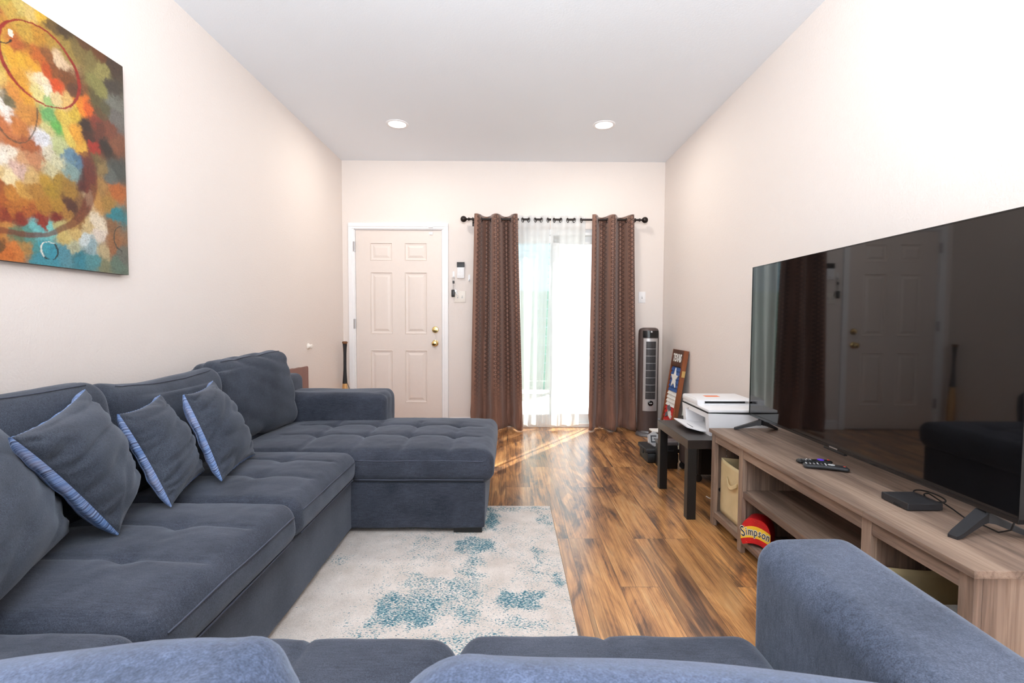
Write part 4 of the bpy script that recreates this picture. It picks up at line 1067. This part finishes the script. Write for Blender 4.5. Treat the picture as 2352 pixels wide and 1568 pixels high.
pn = obj('plastic_panel', None or BX(0, .008, 0, .25, 0, .375, bev=.002, mtx=Matrix.Translation((1.47, 3.94, .002)) @ Matrix.Rotation(math.radians(8), 4, 'Y')), M['frosted'])
tag(pn, 'pale frosted panel leaning on the wall behind the printer', 'panel')

# ------------------------------------------------------------------ things under and behind the side table
tc = root('tool_case', (1.15, 3.83, 0), 'low black hard case on the floor beyond the side table', 'case')
obj('case_body', BX(1.085, 1.33, 3.735, 3.97, 0, .075, bev=.008), M['black'], tc, True, 40)
obj('case_lid', BX(1.07, 1.335, 3.73, 3.975, .077, .112, bev=.01), M['black_soft'], tc, True, 40)
obj('catch', BX(1.066, 1.074, 3.80, 3.86, .06, .098, bev=.002), M['black_soft'], tc)
bx2 = root('storage_box', (1.34, 4.24, 0), 'dark grey box on the floor near the foot of the tower fan', 'box')
obj('box_body', BX(1.225, 1.39, 4.06, 4.20, 0, .165, bev=.004), M['fan_brown'], bx2)
obj('box_flap', BX(1.22, 1.385, 4.055, 4.17, .1655, .178, bev=.003), M['paper'], bx2)
bd = root('card_reader', (1.16, 3.9, .112), 'light grey hexagonal gadget leaning on the black case', 'gadget')
mt = Matrix.Translation((1.155, 3.80, .175)) @ Matrix.Rotation(math.radians(-20), 4, 'X') @ Matrix.Rotation(math.radians(12), 4, 'Z')
hexo = [(.055 * math.cos(a), .06 * math.sin(a)) for a in [math.radians(30 + 60 * i) for i in range(6)]]
bm = bmesh.new(); prism(bm, hexo, lambda a, b_: mt @ Vector((a, 0, b_)), lambda a, b_: mt @ Vector((a, .02, b_))); obj('shell', bm, M['plastic_grey'], bd)
bm = bmesh.new()
for (a0, a1, b0_, b1_) in ((-.03, .02, .018, .028), (-.03, -.02, -.028, .028), (-.03, .024, -.028, -.018), (.014, .024, -.028, .002), (-.003, .024, -.004, .004)):
    box(bm, a0, a1, -.002, .004, b0_, b1_, mtx=mt)
obj('marking', bm, M['ink'], bd)
bn = root('waste_bin', (1.2, 3.74, 0), 'black bin with grey lid under the side table', 'bin')
obj('bin_body', BX(1.135, 1.27, 3.585, 3.70, 0, .175, bev=.006), M['black'], bn, True, 40)
obj('bin_lid', BX(1.13, 1.275, 3.58, 3.705, .176, .205, bev=.008), M['fan_grey'], bn, True, 40)
obj('bin_handle', BX(1.17, 1.235, 3.572, 3.582, .135, .145, bev=.003), M['black_soft'], bn, True, 40)
cb = root('rolling_cabinet', (1.42, 3.44, 0), 'black rolling cabinet on casters behind the side table legs', 'cabinet')
obj('cabinet_body', BX(1.292, 1.565, 3.275, 3.62, .055, .40, bev=.004), M['black'], cb)
obj('side_panel', BX(1.282, 1.2915, 3.29, 3.60, .07, .385, bev=.002), M['fan_brown'], cb)
obj('upright_trim', BX(1.295, 1.32, 3.262, 3.2745, .06, .395, bev=.006), M['black_soft'], cb, True, 40)
for x, y in ((1.312, 3.30), (1.54, 3.30), (1.312, 3.595), (1.54, 3.595)):
    bm = LT([(.012, -.011), (.025, -.009), (.025, .009), (.012, .011)], (x, y, .026), axis='y', n=20); box(bm, x - .014, x + .014, y - .014, y + .014, .045, .0545); obj('caster', bm, M['black_soft'], cb, True, 40)
cd = obj('power_cord', TB([(1.30, 2.66 + .02 * math.sin(i * .9) * 0 + i * .035, .004 + .0 * i) if i < 5 else (1.30 + .05 * math.sin((i - 4) * .7), 2.80 + (i - 4) * .03, .004) for i in range(12)], .003, n=6), M['plastic_white'], None, True)
tag(cd, 'thin white cord lying on the floor between side table and TV stand', 'cord')

# ------------------------------------------------------------------ TV stand
ts = root('tv_stand', (1.335, 1.875, 0), 'long driftwood laminate TV stand with open shelves', 'TV stand')
X0, X1, Y0, Y1, ZT = 1.115, 1.545, 1.125, 2.625, .523
for (a, b_) in ((Y0 - .012, 1.475), (1.4755, 2.29), (2.2905, Y1 + .012)): obj('top_panel', BX(X0 - .012, X1 + .008, a, b_, ZT - .02, ZT, bev=.0015), M['wood_y'], ts)
for y in (Y0, 1.455, 2.27, Y1 - .04): obj('post', BX(X0, X0 + .022, y, y + .04, 0, ZT - .0205, bev=.0015), M['wood_z'], ts)
for (a, b_) in ((Y0 + .0005, Y0 + .018), (Y1 - .018, Y1 - .0005)): obj('end_panel', BX(X0 + .0225, X1, a, b_, .0, ZT - .0205), M['wood_z'], ts)
for y in (1.467, 2.282): obj('divider', BX(X0 + .0225, X1, y, y + .016, .06, ZT - .0205), M['wood_z'], ts)
secs = ((Y0 + .0405, 1.4545), (1.4955, 2.2695), (2.3105, Y1 - .0405))
for i, (a, b_) in enumerate(secs):
    obj('top_rail', BX(X0 + .002, X0 + .02, a, b_, ZT - .066, ZT - .0205, bev=.001), M['wood_y'], ts)
    obj('bottom_rail', BX(X0 + .002, X0 + .02, a, b_, .045, .0745, bev=.001), M['wood_y'], ts)
    obj('bottom_shelf', BX(X0 + .0205, X1 - .002, a - .012, b_ + .012, .06, .0745), M['wood_y'], ts)
a, b_ = secs[1]
obj('shelf', BX(X0 + .014, X1 - .05, a - .012, b_ + .012, .282, .300, bev=.001), M['wood_y'], ts)
obj('shelf_rail', BX(X0 + .004, X0 + .0135, a, b_, .268, .300, bev=.001), M['wood_y'], ts)
bm = bmesh.new()
box(bm, X1 - .008, X1 - .003, Y0 + .02, 1.47, .08, .50); box(bm, X1 - .008, X1 - .003, 1.49, 1.995, .08, .425); box(bm, X1 - .008, X1 - .003, 1.995, 2.60, .08, .50)
obj('back_panel', bm, M['wood_y'], ts)
for y, z in ((Y1 - .019, .19), (Y1 - .019, .475), (1.484, .475)):
    obj('hinge_cup', LT([(.011, 0), (.011, -.004)], (X0 + .045, y, z), axis='y', n=16), M['black'], ts)
bm = bmesh.new()
for i in range(11): lathe(bm, [(.0025, 0), (.0025, -.0008)], (X0 + .075, Y1 - .0185, .12 + i * .032), axis='y', n=8)
obj('peg_holes', bm, M['plastic_grey'], ts)

# fabric bins
def fbin(x0, x1, y0, y1, z0, z1, label):
    r = root('fabric_bin', ((x0 + x1) / 2, (y0 + y1) / 2, z0), label, 'storage bin', 'beige fabric bins in the TV stand')
    bm = bmesh.new(); th = .005
    def wl(xa, ya, xb, yb):
        rows = []
        for k in range(13):
            z = z0 + (z1 - z0) * k / 12; row = []
            for i in range(13):
                t = i / 12; bow = .006 * math.sin(PI * t) * math.sin(PI * k / 12 * .6 + .3); sagz = .012 * math.sin(PI * t) * (k / 12) ** 3
                row.append((xa + (xb - xa) * t + (bow if xa == xb else 0) * (1 if xa < (x0 + x1) / 2 else -1), ya + (yb - ya) * t, z - sagz))
            rows.append(row)
        quadgrid(bm, rows)
    wl(x0, y0, x0, y1); wl(x0, y1, x1, y1); wl(x1, y1, x1, y0); wl(x1, y0, x0, y0)
    quadgrid(bm, [[(x0, y0, z0), (x0, y1, z0)], [(x1, y0, z0), (x1, y1, z0)]])
    bmesh.ops.remove_doubles(bm, verts=bm.verts, dist=.0005)
    me = bpy.data.meshes.new('bin_walls'); bm.to_mesh(me); bm.free()
    o = link('bin_walls', me, M['bin'], r, True, 40); md = o.modifiers.new('cloth', 'SOLIDIFY'); md.thickness = th; md.offset = -1
    yc = (y0 + y1) / 2
    bm = bmesh.new(); rows = []
    for k in range(6):
        rows.append([(x0 - .004 - .012 * math.sin(PI * i / 10), yc - .055 + .11 * i / 10, z1 - .10 - .03 * math.sin(PI * i / 10) + .022 * k / 5) for i in range(11)])
    quadgrid(bm, rows); o = obj('pull_handle', bm, M['bin'], r, True); md = o.modifiers.new('cloth', 'SOLIDIFY'); md.thickness = .003
    return r
fbin(1.158, 1.50, 2.325, 2.588, .0755, .372, 'beige fabric bin in the TV stand section next to the side table')
fbin(1.165, 1.50, 1.165, 1.44, .0755, .36, 'beige fabric bin with papers in the TV stand end section')
pp = root('paper_stack', (1.33, 1.27, .08), 'stack of printed papers inside the open beige bin', 'papers')
obj('sheets', BX(1.20, 1.46, 1.185, 1.35, .083, .30, bev=.002), M['paper'], pp)
bm = bmesh.new()
for i in range(4): box(bm, 1.215, 1.215 + .16 - .02 * (i % 2), 1.20 + i * .02, 1.206 + i * .02, .3, .3006)
box(bm, 1.30, 1.36, 1.30, 1.32, .3, .3006); obj('print', bm, M['ink'], pp)

# red and yellow lettered novelty on the lower shelf
nv = root('novelty_sign', (1.19, 2.2, .075), 'red and yellow lettered arch shaped novelty sign on the low shelf', 'novelty sign')
N0 = Vector((1.080, 2.205, .0755)); wv = Vector((.75, -.6614, 0)); dv = Vector((.6614, .75, 0)); upv = Vector((.0, .0, 1)); NW, NH, ND = .128, .134, .085
def npnt(a, b_, c_): return N0 + wv * (a * NW) + upv * (b_ * NH) + dv * (c_ * ND)
out = []
for i in range(25):
    a = PI - PI * i / 24; out.append((.5 + .5 * math.copysign(abs(math.cos(a)) ** .75, math.cos(a)), .34 + .66 * math.sin(a) ** .8 if 0 < i < 24 else .34))
out += [(.985, .15), (.93, .02)] + [(.9 - .8 * i / 10, .02 + .11 * math.sin(PI * i / 10)) for i in range(11)] + [(.07, .02), (.015, .15)]
bm = bmesh.new(); prism(bm, out, lambda a, b_: npnt(a, b_, .08), lambda a, b_: npnt(.5 + (a - .5) * .97, b_ * .985, 1)); obj('arch_body', bm, M['darkred'], nv, True, 40)
bm = bmesh.new(); prism(bm, out, lambda a, b_: npnt(.5 + (a - .5) * .985, .01 + b_ * .985, 0), lambda a, b_: npnt(a, b_, .08)); obj('front_face', bm, M['glitter'], nv, True, 40)
band = [(i / 16, .60 + .22 * math.sin(PI * (.08 + .84 * i / 16)) - .08) for i in range(17)]; band = [(min(.985, max(.012, a)), b_) for a, b_ in band]
low = [(a, .26 + .14 * math.sin(PI * a) - .06) for a, _ in reversed(band)]
bm = bmesh.new(); prism(bm, band + low, lambda a, b_: npnt(a, b_, -.012), lambda a, b_: npnt(a, b_, .02)); obj('yellow_band', bm, M['yellow'], nv)
nb_ = Matrix((wv, upv, wv.cross(upv))).transposed().to_4x4()
for i, ch in enumerate('Simpson'):
    a = (.08, .2, .345, .51, .645, .775, .91)[i]; zc = .47 + .10 * math.sin(PI * a) - .03
    cn = npnt(a, zc, -.02)
    s_ = .066 if i == 0 else .050
    rot = Matrix.Rotation((.5 - a) * .5, 4, 'Z')
    letters('letter_outline', ch, s_, Matrix.Translation(cn + wv * 0) @ nb_ @ rot, M['paper'], nv, depth=.0006, offset=.0030, sx=.62)
    letters('letter', ch, s_, Matrix.Translation(cn - dv * .0014) @ nb_ @ rot, M['black'], nv, depth=.0006, offset=.0, sx=.62)

# ------------------------------------------------------------------ television
tv = root('television', (1.32, 1.88, .523), 'large flat black television standing on the TV stand', 'television')
TXF, TY0, TY1, TZ0, TZ1 = 1.345, 1.222, 2.680, .5885, 1.409
obj('screen', BX(TXF, TXF + .006, TY0 + .004, TY1 - .004, TZ0 + .012, TZ1 - .004), M['tv'], tv)
bm = boxes([(TXF - .002, TXF + .014, TY0, TY1, TZ1 - .004, TZ1), (TXF - .002, TXF + .014, TY0, TY0 + .004, TZ0, TZ1), (TXF - .002, TXF + .014, TY1 - .004, TY1, TZ0, TZ1), (TXF - .003, TXF + .014, TY0, TY1, TZ0, TZ0 + .012)])
obj('bezel', bm, M['black_gloss'], tv)
bm = BX(TXF + .0065, TXF + .02, TY0 + .003, TY1 - .003, TZ0 + .003, TZ1 - .003); box(bm, TXF + .02, TXF + .065, TY0 + .2, TY1 - .2, TZ0 + .01, TZ0 + .36, bev=.01); obj('rear_housing', bm, M['black'], tv)
obj('receiver_bar', BX(TXF - .002, TXF + .012, 1.89, 2.02, TZ0 - .011, TZ0 - .0005, bev=.002), M['black'], tv)
obj('logo_strip', BX(TXF - .0036, TXF - .002, 1.93, 1.98, TZ0 + .003, TZ0 + .008), M['steel'], tv)
for yc, yt in ((2.56, 2.610), (1.325, 1.283)):
    bm = bmesh.new()
    for sgn in (-1, 1):
        tip = Vector((TXF + sgn * .115, yt, ZT + .0005)); hub = Vector((TXF + .006, yc, TZ0))
        w0, w1 = .011, .017
        dirv = (tip - hub); dirv.z = 0; dirv.normalize(); side = Vector((-dirv.y, dirv.x, 0))
        P_ = []
        for t, wdt, zz, th in ((0, w1, TZ0 - .002, .03), (.18, w1 * .95, TZ0 - .012, .022), (.85, w0 * 1.3, ZT + .016, .012), (1, w0, ZT + .0085, .008)):
            cpt = hub.lerp(tip, t); P_.append([bm.verts.new(Vector((cpt.x, cpt.y, 0)) + side * s * wdt + Vector((0, 0, z))) for s, z in ((-1, zz), (1, zz), (1, max(ZT + .0004, zz - th)), (-1, max(ZT + .0004, zz - th)))])
        for p_, q_ in zip(P_, P_[1:]):
            for k in range(4): bm.faces.new((p_[k], p_[(k + 1) % 4], q_[(k + 1) % 4], q_[k]))
        bm.faces.new(P_[0][::-1]); bm.faces.new(P_[-1])
    obj('foot', bm, M['black_soft'], tv, True, 30)

# the set stands turned a degree off the wall
tw = Matrix.Translation((TXF, TY1, 0)) @ Matrix.Rotation(-.016, 4, 'Z') @ Matrix.Translation((-TXF, -TY1, 0))
for o in tv.children: o.data.transform(tw)

# remotes
def remote(p0, p1, w, h, name, label, z0, purple, mat):
    p0, p1 = Vector((*p0, z0)), Vector((*p1, z0)); dr = (p1 - p0); L = dr.length; ang = math.atan2(dr.y, dr.x)
    mt = Matrix.Translation(p0) @ Matrix.Rotation(ang, 4, 'Z')
    r = root('remote_control', (p0 + p1) / 2, label, 'remote control', 'remote controls on the TV stand')
    f = lambda p, n: Vector((p.x, p.y * (1 - .12 * math.sin(PI * min(1, max(0, p.x / L)))), p.z + (.003 * math.sin(PI * p.x / L) if not purple else 0)))
    obj('shell', soft_box(0, L, -w / 2, w / 2, 0, h, (.012, .012, h * .45), .008, f, mt), mat, r, True)
    rnd = random.Random(5 if purple else 9)
    top = h + (.0 if purple else .0018)
    for i in range(7 if not purple else 5):
        for j in range(3):
            x = L * (.07 + .085 * i) if not purple else L * (.08 + .075 * i); y = (j - 1) * w * .24
            zt_ = h + (.003 * math.sin(PI * x / L) if not purple else 0)
            obj('button', BX(x - .0024, x + .0024, y - .0024, y + .0024, zt_ - .0015, zt_ + .0012, bev=.0008, seg=1, mtx=mt), M['button_white'] if rnd.random() < .4 else M['fan_grey'], r)
    if purple:
        bm = LT([(.013, 0), (.013, .002), (.010, .003)], (0, 0, 0), n=20); bm.transform(mt @ Matrix.Translation((L * .68, 0, h - .0006))); obj('direction_pad', bm, M['purple'], r, True, 40)
        obj('power_button', BX(L * .9 - .004, L * .9 + .004, -.004, .004, h - .001, h + .0012, bev=.001, mtx=mt), M['red'], r)
    else:
        bm = LT([(.012, 0), (.012, .002), (.009, .0028)], (0, 0, 0), n=20); bm.transform(mt @ Matrix.Translation((L * .62, 0, h + .0018))); obj('direction_pad', bm, M['plastic_grey'], r, True, 40)
        obj('power_button', BX(L * .9 - .004, L * .9 + .004, -.004, .004, h - .0004, h + .0018, bev=.001, mtx=mt), M['red'], r)
remote((1.200, 1.985), (1.335, 1.968), .034, .016, 'a', 'slim black remote control with a purple pad behind the longer remote', ZT + .0004, True, M['black'])
remote((1.190, 1.925), (1.335, 1.866), .046, .017, 'b', 'longer curved black remote control with pale buttons on the TV stand', ZT + .0004, False, M['black_soft'])
# set-top box and its cable
st = root('cable_box', (1.285, 1.52, ZT), 'flat square matte black streaming box on the TV stand', 'streaming box')
obj('case', BX(1.239, 1.349, 1.470, 1.578, ZT + .003, ZT + .025, bev=.002), M['black_soft'], st)
obj('rubber_base', BX(1.244, 1.344, 1.475, 1.573, ZT + .0004, ZT + .0029), M['black'], st)
obj('port', BX(1.2382, 1.2392, 1.50, 1.525, ZT + .004, ZT + .010), M['darkgap'], st)
bm = bmesh.new()
pts = []
for i in range(40):
    t = i / 39; a = t * 2.6 * PI
    pts.append((1.352 + .012 + .018 * math.cos(a + PI) + .02 * t, 1.555 + .045 * math.sin(a) - .03 * t, ZT + .012 + .018 * abs(math.sin(a * .5)) * (1 - t * .3)))
tube(bm, pts, .0025, n=7)
tube(bm, [pts[-1], (1.37, 1.46, ZT + .012), (1.362, 1.41, ZT + .004), (1.368, 1.36, ZT + .004), (1.36, 1.31, ZT + .006), (1.352, 1.27, ZT + .03), (1.345, 1.255, ZT + .06)], .0022, n=7)
cbl = obj('cable', bm, M['black'], None, True); tag(cbl, 'looped black cable behind the flat streaming box', 'cable')

# ------------------------------------------------------------------ light
wd_ = bpy.data.worlds.new('World'); S.world = wd_; wd_.use_nodes = True
nt = wd_.node_tree; bg = nt.nodes['Background']
sky = nt.nodes.new('ShaderNodeTexSky'); sky.sky_type = 'HOSEK_WILKIE'; sky.turbidity = 3.5; sky.ground_albedo = .4
sd = Vector((.565, .825, 0)).normalized(); el = math.radians(40)
sky.sun_direction = (sd.x * math.cos(el), sd.y * math.cos(el), math.sin(el))
mixn = nt.nodes.new('ShaderNodeMix'); mixn.data_type = 'RGBA'; mixn.inputs[0].default_value = .55
nt.links.new(sky.outputs[0], mixn.inputs[6]); mixn.inputs[7].default_value = (.95, 1.0, 1.05, 1)
nt.links.new(mixn.outputs[2], bg.inputs['Color']); bg.inputs['Strength'].default_value = 3.0
def lamp(name, typ, loc, rot, energy, col=(1, 1, 1), **kw):
    l = bpy.data.lights.new(name, typ); l.energy = energy; l.color = col
    for k_, v_ in kw.items(): setattr(l, k_, v_)
    o = bpy.data.objects.new(name, l); COL.objects.link(o); o.location = loc; o.rotation_euler = rot; return o
sun = lamp('sun', 'SUN', (3, 9, 6), (0, 0, 0), 26, (1, .95, .86), angle=.009)
sun.rotation_euler = Vector((-sd.x * math.cos(el), -sd.y * math.cos(el), -math.sin(el))).to_track_quat('-Z', 'Y').to_euler()
# daylight from the wide opening behind the camera
lamp('rear_daylight', 'AREA', (-.05, YF + .02, 1.25), (math.radians(90), 0, 0), 62, (.94, .97, 1), shape='RECTANGLE', size=2.8, size_y=2.4)
# photographer's flash bounced off the ceiling
lamp('bounce_flash', 'AREA', (-.05, -.1, 1.9), (math.radians(152), 0, 0), 142, (.905, .958, 1), shape='DISK', size=.5)
for x, y in LP: lamp('ceiling_lamp', 'AREA', (x, y, H - .012), (0, 0, 0), 9, (1, .94, .86), shape='DISK', size=.13)

# ------------------------------------------------------------------ camera
F = 1110.0; CX, CY = 1176.0, 784.0; vp = (1170.0, 736.0); roll = math.radians(.25)
pitch = math.atan((CY - vp[1]) / F); yaw = math.atan((CX - vp[0]) / F)
fw = Vector((math.sin(yaw) * math.cos(pitch), math.cos(yaw) * math.cos(pitch), -math.sin(pitch)))
rt = Vector((math.cos(yaw), -math.sin(yaw), 0)); upx = rt.cross(fw)
r2 = rt * math.cos(roll) + upx * math.sin(roll); u2 = upx * math.cos(roll) - rt * math.sin(roll)
cam = bpy.data.cameras.new('camera'); co = bpy.data.objects.new('camera', cam); COL.objects.link(co)
m4 = Matrix((r2, u2, -fw)).transposed().to_4x4(); m4.translation = Vector((0, 0, 1.11)); co.matrix_world = m4
cam.sensor_width = 36; cam.lens = F / 2352 * 36; cam.clip_start = .02; cam.clip_end = 100
cam.dof.use_dof = True; cam.dof.focus_distance = 3.2; cam.dof.aperture_fstop = 13
S.camera = co
S.view_settings.view_transform = 'Standard'; S.view_settings.look = 'None'; S.view_settings.exposure = 0; S.view_settings.gamma = 1
S.view_settings.use_curve_mapping = False
S.cycles.use_denoising = True
S.cycles.max_bounces = 10; S.cycles.diffuse_bounces = 6; S.cycles.transparent_max_bounces = 16
S.cycles.caustics_reflective = False; S.cycles.caustics_refractive = False
S.cycles.sample_clamp_indirect = 6
